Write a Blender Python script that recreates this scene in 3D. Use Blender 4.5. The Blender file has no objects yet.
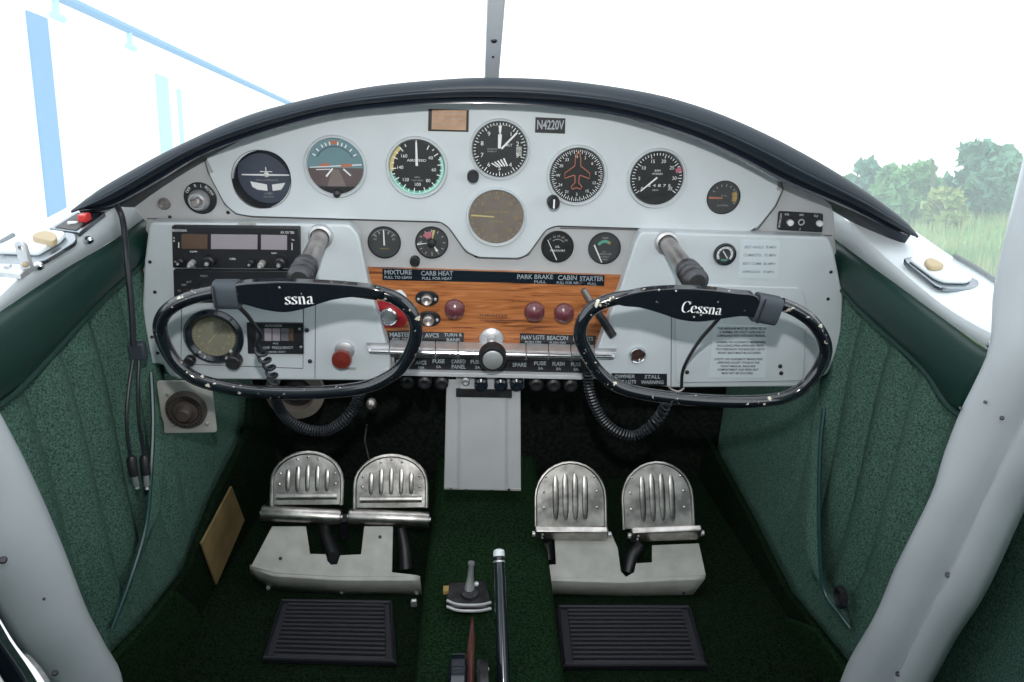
import bpy, bmesh, math, random
from mathutils import Vector, Matrix, Euler
random.seed(7)
SC = bpy.context.scene
COL = SC.collection
rad = math.radians
V = Vector
# ------------------------------------------------------------ camera model
F = 760.0; PITCH = 24.0; YAW = 3.0; ROLL = 1.3
CAM = V((-0.035, 0.0, 0.9))
RC = Matrix.Rotation(rad(-YAW), 3, 'Z') @ Matrix.Rotation(rad(90 - PITCH), 3, 'X') @ Matrix.Rotation(rad(ROLL), 3, 'Z')
def ray(px, py): return RC @ V(((px - 512) / F, (341 - py) / F, -1))
def hit(px, py, p, n):
    d = ray(px, py); return CAM + d * ((V(p) - CAM).dot(V(n)) / d.dot(V(n)))
def P(px, py, Y): return hit(px, py, (0, Y, 0), (0, 1, 0))
def PZ(px, py, z): return hit(px, py, (0, 0, z), (0, 0, 1))
WALL_L = ((-0.484, 1, 0), (1, -0.1, 0)); WALL_R = ((0.480, 1, 0), (1, 0.1, 0))
def PW(side, px, py, inset=0.0):
    p, n = WALL_L if side < 0 else WALL_R
    return hit(px, py, (p[0] - side * inset, p[1], 0), n)
def xw(side, y, inset=0.0): return side * (0.482 + 0.1 * (1 - y) - inset)
FWD = RC @ V((0, 0, -1))
def mpp(pt): return (pt - CAM).dot(FWD) / F
TILT = 12.8                                   # the taildragger sits nose-up: outside ground slopes in cabin axes
RG = Matrix.Rotation(rad(-TILT), 3, 'X')
def G(x, y, z): return CAM + RG @ V((x, y, z))
def GH(px, py, ax, val):
    d = RG.inverted() @ ray(px, py); t = val / d[ax]; return CAM + RG @ (d * t)
# ------------------------------------------------------------ materials
def mat(name, col, rough=0.5, metal=0.0, coat=0.0, noise=0.0, nscale=40, bump=0.0, bscale=200, col2=None, spec=0.5):
    m = bpy.data.materials.new(name); m.use_nodes = True
    nt = m.node_tree; b = nt.nodes['Principled BSDF']
    b.inputs['Base Color'].default_value = (*col, 1); b.inputs['Roughness'].default_value = rough
    b.inputs['Metallic'].default_value = metal; b.inputs['Coat Weight'].default_value = coat
    b.inputs['Specular IOR Level'].default_value = spec
    if noise or bump or col2:
        tc = nt.nodes.new('ShaderNodeTexCoord')
    if noise or col2:
        n = nt.nodes.new('ShaderNodeTexNoise'); n.inputs['Scale'].default_value = nscale; n.inputs['Detail'].default_value = 4
        nt.links.new(tc.outputs['Object'], n.inputs['Vector'])
        r = nt.nodes.new('ShaderNodeValToRGB')
        c2 = col2 if col2 else tuple(min(1, c * (1 + noise)) for c in col)
        c1 = col if col2 else tuple(c * (1 - noise) for c in col)
        r.color_ramp.elements[0].color = (*c1, 1); r.color_ramp.elements[1].color = (*c2, 1)
        r.color_ramp.elements[0].position = 0.35; r.color_ramp.elements[1].position = 0.65
        nt.links.new(n.outputs['Fac'], r.inputs['Fac']); nt.links.new(r.outputs['Color'], b.inputs['Base Color'])
    if bump:
        n2 = nt.nodes.new('ShaderNodeTexNoise'); n2.inputs['Scale'].default_value = bscale; n2.inputs['Detail'].default_value = 3
        nt.links.new(tc.outputs['Object'], n2.inputs['Vector'])
        bp = nt.nodes.new('ShaderNodeBump'); bp.inputs['Strength'].default_value = bump; bp.inputs['Distance'].default_value = 0.002
        nt.links.new(n2.outputs['Fac'], bp.inputs['Height']); nt.links.new(bp.outputs['Normal'], b.inputs['Normal'])
    return m
def chip_mat(name, col, chip, thr, scale, rough=0.25, coat=0.4):
    m = mat(name, col, rough, 0, coat); nt = m.node_tree; b = nt.nodes['Principled BSDF']
    tc = nt.nodes.new('ShaderNodeTexCoord'); n = nt.nodes.new('ShaderNodeTexNoise')
    n.inputs['Scale'].default_value = scale; n.inputs['Detail'].default_value = 3; n.inputs['Roughness'].default_value = 0.6
    nt.links.new(tc.outputs['Object'], n.inputs['Vector'])
    r = nt.nodes.new('ShaderNodeValToRGB'); r.color_ramp.elements[0].color = (*col, 1); r.color_ramp.elements[1].color = (*chip, 1)
    r.color_ramp.elements[0].position = thr; r.color_ramp.elements[1].position = thr + 0.02
    nt.links.new(n.outputs['Fac'], r.inputs['Fac']); nt.links.new(r.outputs['Color'], b.inputs['Base Color'])
    return m
def wood_mat():
    m = mat('wood_veneer', (0.4, 0.15, 0.04), 0.45); nt = m.node_tree; b = nt.nodes['Principled BSDF']
    tc = nt.nodes.new('ShaderNodeTexCoord'); mp = nt.nodes.new('ShaderNodeMapping'); mp.inputs['Scale'].default_value = (12, 12, 170)
    n = nt.nodes.new('ShaderNodeTexNoise'); n.inputs['Scale'].default_value = 1.0; n.inputs['Detail'].default_value = 6; n.inputs['Distortion'].default_value = 1.2
    nt.links.new(tc.outputs['Object'], mp.inputs['Vector']); nt.links.new(mp.outputs['Vector'], n.inputs['Vector'])
    r = nt.nodes.new('ShaderNodeValToRGB'); e = r.color_ramp.elements
    e[0].position = .3; e[0].color = (.10, .028, .010, 1); e[1].position = .72; e[1].color = (.55, .22, .08, 1)
    x = e.new(.45); x.color = (.36, .12, .035, 1)
    nt.links.new(n.outputs['Fac'], r.inputs['Fac']); nt.links.new(r.outputs['Color'], b.inputs['Base Color'])
    return m
def glass_mat(name, refl=0.06, haze=0.0, tint=(1, 1, 1)):
    m = bpy.data.materials.new(name); m.use_nodes = True; nt = m.node_tree; nt.nodes.clear()
    o = nt.nodes.new('ShaderNodeOutputMaterial'); t = nt.nodes.new('ShaderNodeBsdfTransparent'); t.inputs['Color'].default_value = (*tint, 1)
    g = nt.nodes.new('ShaderNodeBsdfGlossy'); g.inputs['Roughness'].default_value = 0.02
    fr = nt.nodes.new('ShaderNodeLayerWeight'); fr.inputs['Blend'].default_value = 0.25
    mu = nt.nodes.new('ShaderNodeMath'); mu.operation = 'MULTIPLY'; mu.inputs[1].default_value = refl * 4
    ad = nt.nodes.new('ShaderNodeMath'); ad.operation = 'ADD'; ad.inputs[1].default_value = refl * .4
    nt.links.new(fr.outputs['Fresnel'], mu.inputs[0]); nt.links.new(mu.outputs[0], ad.inputs[0])
    mx = nt.nodes.new('ShaderNodeMixShader'); nt.links.new(ad.outputs[0], mx.inputs[0])
    nt.links.new(t.outputs[0], mx.inputs[1]); nt.links.new(g.outputs[0], mx.inputs[2])
    last = mx
    if haze:
        tr = nt.nodes.new('ShaderNodeBsdfTranslucent'); tr.inputs['Color'].default_value = (.85, .97, 1, 1)
        m2 = nt.nodes.new('ShaderNodeMixShader'); m2.inputs[0].default_value = haze
        nt.links.new(mx.outputs[0], m2.inputs[1]); nt.links.new(tr.outputs[0], m2.inputs[2]); last = m2
    nt.links.new(last.outputs[0], o.inputs['Surface'])
    return m
def fabric_mat():
    m = mat('green_fabric', (.06, .13, .11), .95, bump=.5, bscale=900, spec=.1); nt = m.node_tree; b = nt.nodes['Principled BSDF']
    tc = nt.nodes.new('ShaderNodeTexCoord'); n = nt.nodes.new('ShaderNodeTexNoise'); n.inputs['Scale'].default_value = 420; n.inputs['Detail'].default_value = 2
    nt.links.new(tc.outputs['Object'], n.inputs['Vector'])
    r = nt.nodes.new('ShaderNodeValToRGB'); e = r.color_ramp.elements
    e[0].position = .3; e[0].color = (.022, .058, .046, 1); e[1].position = .72; e[1].color = (.12, .22, .175, 1)
    nt.links.new(n.outputs['Fac'], r.inputs['Fac']); nt.links.new(r.outputs['Color'], b.inputs['Base Color'])
    return m
M = dict(
 panel=mat('grey_panel_paint', (.42, .43, .44), .45, noise=.03, nscale=30, bump=.05, bscale=120),
 cover=mat('pale_panel_paint', (.54, .585, .61), .35, coat=.3, noise=.02, nscale=25),
 pod=mat('white_box_paint', (.53, .58, .61), .35, coat=.3, noise=.03, nscale=20),
 sill=mat('white_sill_paint', (.74, .80, .83), .35, coat=.3, noise=.02, nscale=12),
 post=mat('post_paint', (.62, .66, .70), .4, coat=.2, noise=.04, nscale=9),
 groove=mat('groove_shadow_gap', (.12, .12, .13), .8),
 black=mat('black_plastic', (.012, .013, .016), .45),
 softblack=mat('black_padding', (.011, .019, .030), .5, bump=.15, bscale=300),
 blackgloss=mat('black_gloss', (.009, .014, .022), .2, coat=.5),
 dial=mat('dial_black', (.012, .014, .016), .5),
 dialgrey=mat('dial_charcoal', (.045, .048, .052), .5),
 dialblue=mat('dial_slate', (.05, .065, .095), .5),
 dialolive=mat('dial_faded_olive', (.15, .130, .110), .6, noise=.1, nscale=60),
 dialtan=mat('dial_faded_khaki', (.21, .20, .15), .6, noise=.08, nscale=60),
 sky=mat('horizon_sky_blue', (.13, .23, .26), .5), earth=mat('horizon_earth_brown', (.10, .075, .075), .5),
 earth2=mat('horizon_runway_tan', (.17, .14, .13), .5),
 white=mat('white_marking', (.75, .77, .78), .5), dimwhite=mat('faded_white_marking', (.35, .35, .34), .5),
 yellow=mat('yellow_marking', (.55, .47, .20), .5), amber=mat('amber_marking', (.33, .22, .07), .5),
 greenm=mat('green_marking', (.10, .36, .25), .5), teal=mat('teal_arc', (.35, .65, .56), .5),
 orange=mat('orange_marking', (.42, .15, .09), .5), red=mat('red_marking', (.55, .05, .05), .5),
 pink=mat('faded_pink_marking', (.42, .13, .17), .5),
 chrome=mat('chrome', (.75, .77, .80), .18, 1.0), steel=mat('brushed_steel', (.60, .61, .63), .42, .75, noise=.08, nscale=60),
 alu=mat('worn_aluminium', (.50, .48, .46), .33, 1.0, noise=.28, nscale=34, bump=.12, bscale=120),
 shaft=mat('scuffed_shaft_metal', (.42, .38, .37), .35, .8, noise=.35, nscale=28),
 darkmetal=mat('dark_metal', (.06, .06, .065), .4, .7, noise=.3, nscale=60),
 maroon=mat('maroon_knob', (.13, .035, .045), .3, coat=.4), redknob=mat('brick_red_knob', (.16, .022, .016), .35, coat=.4),
 redplate=mat('red_plate', (.30, .012, .018), .45, noise=.35, nscale=50),
 wood=wood_mat(), ply=mat('plywood_tan', (.17, .12, .05), .6, noise=.25, nscale=22),
 brass=mat('faded_brass_plate', (.42, .26, .16), .5, noise=.12, nscale=90),
 vinyl=mat('green_vinyl', (.005, .030, .023), .42, bump=.12, bscale=260), fabric=fabric_mat(),
 fabric_dark=mat('green_side_fabric', (.05, .08, .07), .95, noise=.5, nscale=420, bump=.4, bscale=900, spec=.1),
 carpet=mat('dark_green_carpet', (.005, .012, .006), .95, noise=.6, nscale=260, bump=.8, bscale=600, spec=.05),
 firewall=mat('firewall_carpet', (.010, .013, .011), .95, noise=.4, nscale=120, bump=.5, bscale=500, spec=.05),
 mat_=mat('ribbed_rubber', (.006, .006, .012), .6), carpet_light=mat('mid_green_carpet', (.008, .022, .009), .95, noise=.6, nscale=260, bump=.8, bscale=600, spec=.05), padalu=mat('shaded_pad_aluminium', (.34, .33, .32), .36, 1.0, noise=.45, nscale=28, bump=.1, bscale=120),  # padalu: aluminium darkened in colour for the shade of the recessed pads
 piping=mat('piping_green', (.01, .05, .05), .35), clear=glass_mat('gauge_glass', .03),
 enamel=chip_mat('chipped_black_enamel', (.006, .008, .012), (.42, .38, .30), .70, 85, .12, 1.0),
 wheelrim=chip_mat('worn_black_rim', (.006, .008, .012), (.5, .46, .38), .635, 100, .12, 1.0),
 rubber=mat('cuff_rubber', (.035, .045, .058), .6, bump=.2, bscale=300),
 cord=mat('cord_black', (.014, .017, .022), .4), rust=mat('red_brown_wheel', (.10, .03, .025), .4, coat=.3),
 plate=mat('worn_cream_paint', (.38, .38, .355), .5, noise=.12, nscale=30, bump=.1),
 channel=mat('grey_channel_paint', (.46, .47, .49), .4, noise=.05, nscale=18),
 lcd=mat('radio_window', (.30, .27, .30), .25), lcdb=mat('radio_window_amber', (.10, .065, .045), .25),
 lcd2=mat('counter_window_grey', (.12, .12, .14), .4), paper=mat('placard_paper', (.55, .62, .66), .5),
 ink=mat('dark_ink', (.03, .035, .045), .6), greyink=mat('faded_grey_ink', (.25, .29, .32), .6),
 tan=mat('tan_latch', (.46, .36, .22), .5), redlens=mat('red_lens', (.55, .02, .02), .3, coat=.4),
 lens=mat('brown_lens', (.05, .03, .025), .15, coat=.5), ventbrown=mat('vent_brown_metal', (.085, .068, .062), .45, .3), frame=mat('chrome_dark_reflection', (.30, .33, .36), .25, 1.0), cream=mat('cream_duct', (.17, .15, .13), .6), label=mat('label_white', (.33, .37, .40), .5),  # frame: dark reflections of the chrome put into its base colour
)
# ------------------------------------------------------------ mesh builder (world coordinates)
_txt = {}
def text_geo(s, bold=False):
    if (s, bold) in _txt: return _txt[(s, bold)]
    c = bpy.data.curves.new('t', 'FONT'); c.body = s; c.size = 1; c.align_x = 'CENTER'; c.align_y = 'CENTER'; c.resolution_u = 3
    if bold: c.offset = 0.02
    o = bpy.data.objects.new('t', c); COL.objects.link(o)
    dg = bpy.context.evaluated_depsgraph_get(); e = o.evaluated_get(dg); me = e.to_mesh()
    r = ([v.co.copy() for v in me.vertices], [tuple(p.vertices) for p in me.polygons])
    e.to_mesh_clear(); bpy.data.objects.remove(o); bpy.data.curves.remove(c)
    xs = [v.x for v in r[0]] or [0, 1]; r = (r[0], r[1], max(xs) - min(xs)); _txt[(s, bold)] = r
    return r
class MB:
    def __init__(s): s.v = []; s.f = []
    def add(s, vs, fs):
        k = len(s.v); s.v += [V(a) for a in vs]; s.f += [tuple(i + k for i in f) for f in fs]; return s
    def prism(s, pts, off, holes=()):
        off = V(off); loops = [list(map(V, pts))] + [list(map(V, h)) for h in holes]
        n = V((0, 0, 0)); L = loops[0]
        for i in range(len(L)): n += L[i].cross(L[(i + 1) % len(L)])
        bm = bmesh.new(); vl = []; ed = []
        for L in loops:
            vs = [bm.verts.new(p) for p in L]; vl.append(vs)
            for i in range(len(vs)): ed.append(bm.edges.new((vs[i], vs[(i + 1) % len(vs)])))
        if len(loops) == 1: bm.faces.new(vl[0])
        else: bmesh.ops.triangle_fill(bm, edges=ed, use_beauty=True, use_dissolve=False, normal=n.normalized())
        bm.verts.index_update(); N = len(bm.verts)
        vs = [v.co.copy() for v in bm.verts]; fs = [tuple(v.index for v in f.verts) for f in bm.faces]
        allv = vs + [v + off for v in vs]; allf = list(fs) + [tuple(i + N for i in reversed(f)) for f in fs]
        for L in vl:
            for i in range(len(L)):
                a, b = L[i].index, L[(i + 1) % len(L)].index; allf.append((a, b, b + N, a + N))
        bm.free(); return s.add(allv, allf)
    def lathe(s, c, axis, prof, n=40, start=None):
        """prof: list of (radius, distance along axis)."""
        ax = V(axis).normalized(); c = V(c)
        u = ax.orthogonal().normalized() if start is None else V(start).normalized(); w = ax.cross(u)
        vs = []; fs = []
        for r, h in prof:
            for k in range(n):
                a = 2 * math.pi * k / n; vs.append(c + ax * h + (u * math.cos(a) + w * math.sin(a)) * r)
        for j in range(len(prof) - 1):
            for k in range(n):
                a, b = j * n + k, j * n + (k + 1) % n; fs.append((a, b, b + n, a + n))
        if prof[0][0] > 1e-6: fs.append(tuple(range(n - 1, -1, -1)))
        if prof[-1][0] > 1e-6: fs.append(tuple(range((len(prof) - 1) * n, len(prof) * n)))
        return s.add(vs, fs)
    def ring(s, c, axis, prof, n=48):
        ax = V(axis).normalized(); c = V(c); u = ax.orthogonal().normalized(); w = ax.cross(u); vs = []; fs = []; m = len(prof)
        for r, h in prof:
            for k in range(n):
                a = 2 * math.pi * k / n; vs.append(c + ax * h + (u * math.cos(a) + w * math.sin(a)) * r)
        for j in range(m):
            for k in range(n):
                a, b = j * n + k, j * n + (k + 1) % n; q = ((j + 1) % m) * n
                fs.append((a, b, q + (k + 1) % n, q + k))
        return s.add(vs, fs)
    def tube(s, pts, r, n=10, closed=False, flat=1.0, flatdir=None, caps=True):
        pts = [V(p) for p in pts]; N = len(pts); rs = r if isinstance(r, (list, tuple)) else [r] * N
        vs = []; fs = []; up = None
        for i, p in enumerate(pts):
            a = pts[i - 1] if (i or closed) else p; b = pts[(i + 1) % N] if (i < N - 1 or closed) else p
            t = (b - a).normalized()
            if flatdir is not None: up = V(flatdir)
            if up is None: up = t.orthogonal()
            w = t.cross(up).normalized(); up2 = w.cross(t).normalized()
            if flatdir is None: up = up2
            for k in range(n):
                q = 2 * math.pi * k / n
                vs.append(p + (w * math.cos(q) + up2 * math.sin(q) * flat) * rs[i])
        R = N if closed else N - 1
        for i in range(R):
            for k in range(n):
                a, b = i * n + k, i * n + (k + 1) % n; j = ((i + 1) % N) * n
                fs.append((a, b, j + (k + 1) % n, j + k))
        if not closed and caps: fs += [tuple(range(n - 1, -1, -1)), tuple(range((N - 1) * n, N * n))]
        return s.add(vs, fs)
    def box(s, c, dx, dy, dz):
        c = V(c); vs = [c + V((x * dx / 2, y * dy / 2, z * dz / 2)) for x in (-1, 1) for y in (-1, 1) for z in (-1, 1)]
        return s.add(vs, [(0, 1, 3, 2), (4, 6, 7, 5), (0, 4, 5, 1), (2, 3, 7, 6), (0, 2, 6, 4), (1, 5, 7, 3)])
    def loft(s, curves, n=24):
        """grid through several 3-D polylines, each resampled to n points."""
        g = [resample(c, n) for c in curves]; vs = [p for c in g for p in c]
        fs = [(j * n + i, j * n + i + 1, (j + 1) * n + i + 1, (j + 1) * n + i) for j in range(len(g) - 1) for i in range(n - 1)]
        return s.add(vs, fs)
    def text(s, t, c, size, rot=0.0, width=None, u=(1, 0, 0), w=(0, 0, 1), bold=False):
        vs, fs, wd = text_geo(t, bold); c = V(c); u = V(u); w = V(w)
        k = size if width is None else width / max(wd, 1e-6); ky = size
        cr, sr = math.cos(rot), math.sin(rot)
        out = []
        for p in vs:
            x, y = p.x * k, p.y * ky; out.append(c + u * (x * cr - y * sr) + w * (x * sr + y * cr))
        return s.add(out, fs)
    def build(s, name, m, parent=None, bevel=0.0, smooth=True, seg=2, solid=0.0, label=None):
        me = bpy.data.meshes.new(name)
        o = bpy.data.objects.new(name, me); COL.objects.link(o)
        if parent is not None:
            o.parent = parent; org = V((0, 0, 0)); q = parent
            while q is not None: org += q.location; q = q.parent
        else:
            xs = [v.x for v in s.v]; ys = [v.y for v in s.v]; zs = [v.z for v in s.v]
            org = V(((min(xs) + max(xs)) / 2, (min(ys) + max(ys)) / 2, min(zs))); o.location = org
        me.from_pydata([v - org for v in s.v], [], s.f)
        bm = bmesh.new(); bm.from_mesh(me); bmesh.ops.recalc_face_normals(bm, faces=bm.faces); bm.to_mesh(me); bm.free()
        if isinstance(m, str): m = M[m]
        me.materials.append(m)
        if smooth:
            for p in me.polygons: p.use_smooth = True
            try: me.set_sharp_from_angle(angle=rad(35))
            except Exception: pass
        if solid:
            md = o.modifiers.new('solid', 'SOLIDIFY'); md.thickness = solid; md.offset = -1
        if bevel:
            md = o.modifiers.new('bev', 'BEVEL'); md.width = bevel; md.segments = seg; md.limit_method = 'ANGLE'; md.angle_limit = rad(40)
        if label: o['label'] = label
        return o
def resample(pts, n):
    pts = [V(p) for p in pts]; L = [0]
    for a, b in zip(pts, pts[1:]): L.append(L[-1] + (b - a).length)
    out = []; j = 0
    for i in range(n):
        t = L[-1] * i / (n - 1)
        while j < len(pts) - 2 and L[j + 1] < t: j += 1
        d = L[j + 1] - L[j]; out.append(pts[j].lerp(pts[j + 1], (t - L[j]) / d if d > 0 else 0))
    return out
def smooth(pts, k=6, closed=False):
    pts = [V(p) for p in pts]; N = len(pts); out = []
    for i in range(N if closed else N - 1):
        g = lambda j: pts[j % N] if closed else pts[max(0, min(N - 1, j))]
        p0, p1, p2, p3 = g(i - 1), g(i), g(i + 1), g(i + 2)
        for q in range(k):
            t = q / k
            out.append(0.5 * ((2 * p1) + (p2 - p0) * t + (2 * p0 - 5 * p1 + 4 * p2 - p3) * t * t + (3 * p1 - p0 - 3 * p2 + p3) * t ** 3))
    if not closed: out.append(pts[-1])
    return out
def sm2(pts, k=5, closed=True):                       # smooth pixel outlines
    return [(p.x, p.y) for p in smooth([V((a, b, 0)) for a, b in pts], k, closed)]
def rounded(pts, r=3, k=3):
    """round the corners of a pixel polygon"""
    out = []; N = len(pts)
    for i in range(N):
        a, b, c = V(pts[i - 1]), V(pts[i]), V(pts[(i + 1) % N])
        ra = min(r, (a - b).length * .45); rc = min(r, (c - b).length * .45)
        p0 = b + (a - b).normalized() * ra; p2 = b + (c - b).normalized() * rc
        for q in range(k + 1):
            t = q / k; out.append(tuple(p0 * (1 - t) ** 2 + b * 2 * t * (1 - t) + p2 * t * t))
    return out
def tag(o, label, cat, group=None):
    o['label'] = label; o['category'] = cat
    if group: o['group'] = group
    return o
def thing(name, label, cat, loc, group=None):
    o = bpy.data.objects.new(name, None); COL.objects.link(o); o.location = V(loc); o.empty_display_size = .02
    return tag(o, label, cat, group)
def struct(o): o['kind'] = 'structure'; return o
def pl(px, Y): return [P(a, b, Y) for a, b in px]
def plate(px, Y, t, holes=()): return MB().prism(pl(px, Y), (0, t, 0), [pl(h, Y) for h in holes])
def rect(x0, y0, x1, y1, s=0.024):                     # a box that follows the picture's slight roll
    return [(x0, y0), (x1, y0 + s * (x1 - x0)), (x1, y1 + s * (x1 - x0)), (x0, y1)]
def circ(cx, cy, r, n=36): return [(cx + r * math.cos(2 * math.pi * k / n), cy - r * math.sin(2 * math.pi * k / n)) for k in range(n)]
# ============================================================ SETTING: cabin shell
YP = 1.0
def wall_grid(side, y0, y1, z0, z1, ny, nz, amp):
    vs = []; fs = []
    for j in range(nz + 1):
        for i in range(ny + 1):
            y = y0 + (y1 - y0) * i / ny; zt = z1 + (.045 if side < 0 else .02) * max(0, min(1, (y - .7) / .3)); z = z0 + (zt - z0) * j / nz
            u = (y + .10 * z + .02 * math.sin(z * 9)) * 14.0; f = (.5 + .5 * math.sin(u * 2 * math.pi)) ** .7 * (.75 + .25 * math.sin(u * 2.3)); fade = min(1, max(0, (z - .02) * 4)) * (1 if y < .97 else max(0, 1 - (y - .97) * 12))
            d = amp * f * fade
            y += max(0, (.97 - y)) / .35 * .06 * (1 - z / .66); vs.append(V((xw(side, y, -.024) - side * d, y, z)))
    for j in range(nz):
        for i in range(ny):
            a = j * (ny + 1) + i; fs.append((a, a + 1, a + ny + 2, a + ny + 1))
    return MB().add(vs, fs)
for side, nm in ((-1, 'left'), (1, 'right')):
    w = struct(wall_grid(side, .655, 1.32, -.01, .565 if side < 0 else .55, 260, 40, .020).build('wall_' + nm, 'fabric', solid=.012))
struct(MB().box((0, .42, -.012), 1.3, 1.9, .02).build('floor', 'carpet'))
struct(MB().prism([V((x, 1.32, z)) for x, z in ((-.53, 0), (-.53, .40), (-.40, .52), (-.2, .62), (0, .66), (.2, .62), (.40, .52), (.53, .40), (.53, 0))], (0, .02, 0)).build('wall_front', 'firewall'))
struct(MB().box((0, -.52, .6), 1.3, .02, 1.45).build('wall_back', 'fabric'))
struct(MB().box((0, -.1, 1.335), 1.3, .88, .03).build('ceiling', 'cover'))
for side, nm in ((-1, 'left'), (1, 'right')):        # door halves behind the posts
    ys = .80 if side > 0 else .57
    b = MB().prism([(side * .59, ys, 0), (side * .59, ys, .56), (side * .62, -.5, .60), (side * .62, -.5, 0)], (side * .02, 0, 0))
    struct(b.build('door_%d' % (1 if side < 0 else 2), 'fabric'))
# carpet kick panels on the lower side walls
KL = [(252, 395), (249, 430), (240, 450), (215, 500), (190, 568), (150, 620), (110, 662), (92, 700), (225, 700), (190, 634), (245, 586), (282, 552), (286, 395)]
KR = [(690, 392), (702, 430), (745, 510), (785, 590), (840, 660), (868, 705), (812, 700), (758, 644), (702, 594), (664, 560), (660, 392)]
for side, px, nm, hole in ((-1, KL, 'left', []), (1, KR, 'right', [])):
    pts = [PW(side, a, b, .016) for a, b in px]
    struct(MB().prism(pts, (side * .012, 0, 0)).build('trim_%d' % (1 if side < 0 else 2), 'carpet', bevel=.003))
for side, px in ((-1, [(146, 624), (176, 590), (196, 606), (214, 640), (226, 664), (232, 705), (92, 705), (110, 664)]), (1, [(838, 662), (812, 628), (786, 618), (762, 648), (790, 684), (806, 710), (868, 710)])):
    pts = [PW(side, a, b, .024) for a, b in px]
    struct(MB().prism(pts, (side * .012, 0, 0)).build('trim_%d' % (26 if side < 0 else 27), 'carpet_light', bevel=.004))
# rolled carpet edge where the side lining meets the floor
for side, px, nm in ((-1, [(196, 640), (190, 630), (245, 583), (282, 551)], 3), (1, [(800, 690), (758, 641), (702, 591), (668, 562)], 4)):
    pts = [PW(side, a, b, .012) for a, b in px]
    struct(MB().tube(smooth(pts, 5), .003, 8).build('trim_%d' % nm, 'softblack'))
# ------------------------------------------------------------ window sills (white ledges)
def sill(side, outer, inner, low, n=20):
    o = smooth([PW(side, a, b, -.075) for a, b in outer], 4); i = smooth([PW(side, a, b, .002) for a, b in inner], 4); l = smooth([PW(side, a, b, .004) for a, b in low], 4)
    o2 = [p + V((side * .0, 0, -.03)) for p in o]
    O, I, L = resample(o, n), resample(i, n), resample(l, n)
    mid = [a.lerp(b, .05) + V((0, 0, -.001)) for a, b in zip(I, L)]; mid0 = [a.lerp(b, .04) for a, b in zip(I, O)]
    return MB().loft([o2, O, mid0, mid, L], n), O, I, L
mbL, OL, IL, LL = sill(-1, [(-60, 282), (0, 246), (40, 222), (80, 200), (112, 176), (150, 152)], [(-60, 352), (0, 294), (35, 262), (78, 234), (118, 206), (152, 182)],
                       [(-60, 352), (0, 312), (60, 272), (120, 236), (150, 214)])
tL = struct(mbL.build('trim_5', 'sill', solid=.004))
mbR, OR_, IR, LR = sill(1, [(850, 188), (880, 207), (912, 229), (945, 252), (980, 273), (1004, 290)], [(826, 196), (850, 222), (882, 252), (936, 298), (975, 323), (1006, 338)],
                        [(829, 236), (860, 258), (900, 287), (945, 320), (991, 352), (1003, 358)])
tR = struct(mbR.build('trim_6', 'sill', solid=.004))
def fitp(O, I):
    a, b, c = I[4], I[15], O[10]; n = (b - a).cross(c - a).normalized(); n = n if n.z > 0 else -n
    return (a, n)
for O, nm in ((OL, 17), (OR_, 18)): struct(MB().tube([p + V((0, 0, .003)) for p in O if p.y < .90], .0030, 8).build('trim_%d' % (nm + 6), 'black'))
SILLP = {-1: fitp(OL, IL), 1: fitp(OR_, IR)}
def PS(px, py, h=0.0):
    s = -1 if px < 512 else 1; p, n = SILLP[s]; return hit(px, py, p + n * (h + .001), n)
for (px, py, par) in ((90, 240, tL), (40, 266, tL), (991, 345, tR), (1012, 312, tR)):
    p = PW(-1 if px < 500 else 1, px, py, .008); ax = (1 if px < 500 else -1, 0, .1)
    MB().lathe(p, ax, [(.0, .004), (.003, .003), (.005, 0), (.005, -.004)][::-1], 16).build('screw', 'chrome', par)
# ------------------------------------------------------------ padded vinyl bands
def vinyl(side, top, bot, num):
    n = 26; T = resample(smooth([PW(side, a, b, .004) for a, b in top], 5), n); B = resample(smooth([PW(side, a, b, .004) for a, b in bot], 5), n)
    rows = []
    for k in range(9):
        t = k / 8; bul = .012 * math.sin(math.pi * t) ** .6
        rows.append([a.lerp(b, t) + V((-side * bul, 0, 0)) for a, b in zip(T, B)])
    r = struct(MB().loft(rows, n).build('trim_%d' % num, 'vinyl', solid=.006))
    MB().tube(smooth([PW(side, a, b, .010) for a, b in bot], 6), .0035, 8).build('piping', 'vinyl', r)
    return r
vinyl(-1, [(-60, 352), (0, 312), (60, 272), (120, 236), (151, 212)], [(-60, 440), (0, 405), (29, 380), (73, 332), (110, 292), (144, 262), (148, 250)], 7)
vinyl(1, [(831, 236), (860, 258), (900, 287), (945, 320), (991, 352), (1004, 345)], [(842, 290), (860, 310), (882, 331), (924, 371), (946, 404), (967, 420)], 8)
# map-pocket piping and the seams of the side lining
for side, px, num in ((-1, [(151, 372), (153, 420), (151, 470), (146, 525), (130, 580), (112, 628)], 9), (1, [(824, 408), (820, 450), (819, 510), (821, 570), (826, 595), (838, 612), (850, 628)], 10)):
    pts = [PW(side, a, b, .0 + .018 * math.sin(math.pi * (i + .15) / (len(px) - .7))) for i, (a, b) in enumerate(px)]
    struct(MB().tube(smooth(pts, 6), .0032, 8).build('trim_%d' % num, 'piping'))
    if 1: fw = MB().loft([pts, [p + V((side * (.012 - .018 * math.sin(math.pi * i / (len(px) - 1))), .04, 0)) for i, p in enumerate(pts)], [p + V((side * .026, .10, 0)) for p in pts]], 24); struct(fw.build('trim_%d' % (num + 2), 'fabric', solid=.003))
    continue
    q = [p + V((0, -.028 * side * -1 * -1 if False else -.03, 0)) for p in pts]
    lip = MB().loft([[p + V((0, 0, 0)) for p in smooth(pts, 4)], [p + V((-side * .014, -.012, 0)) for p in smooth(pts, 4)], [p + V((side * .01, -.05, 0)) for p in smooth(pts, 4)]], 24)
    struct(lip.build('trim_%d' % (num + 2), 'fabric', solid=.003))
p = PW(1, 840, 597, .014)
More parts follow.
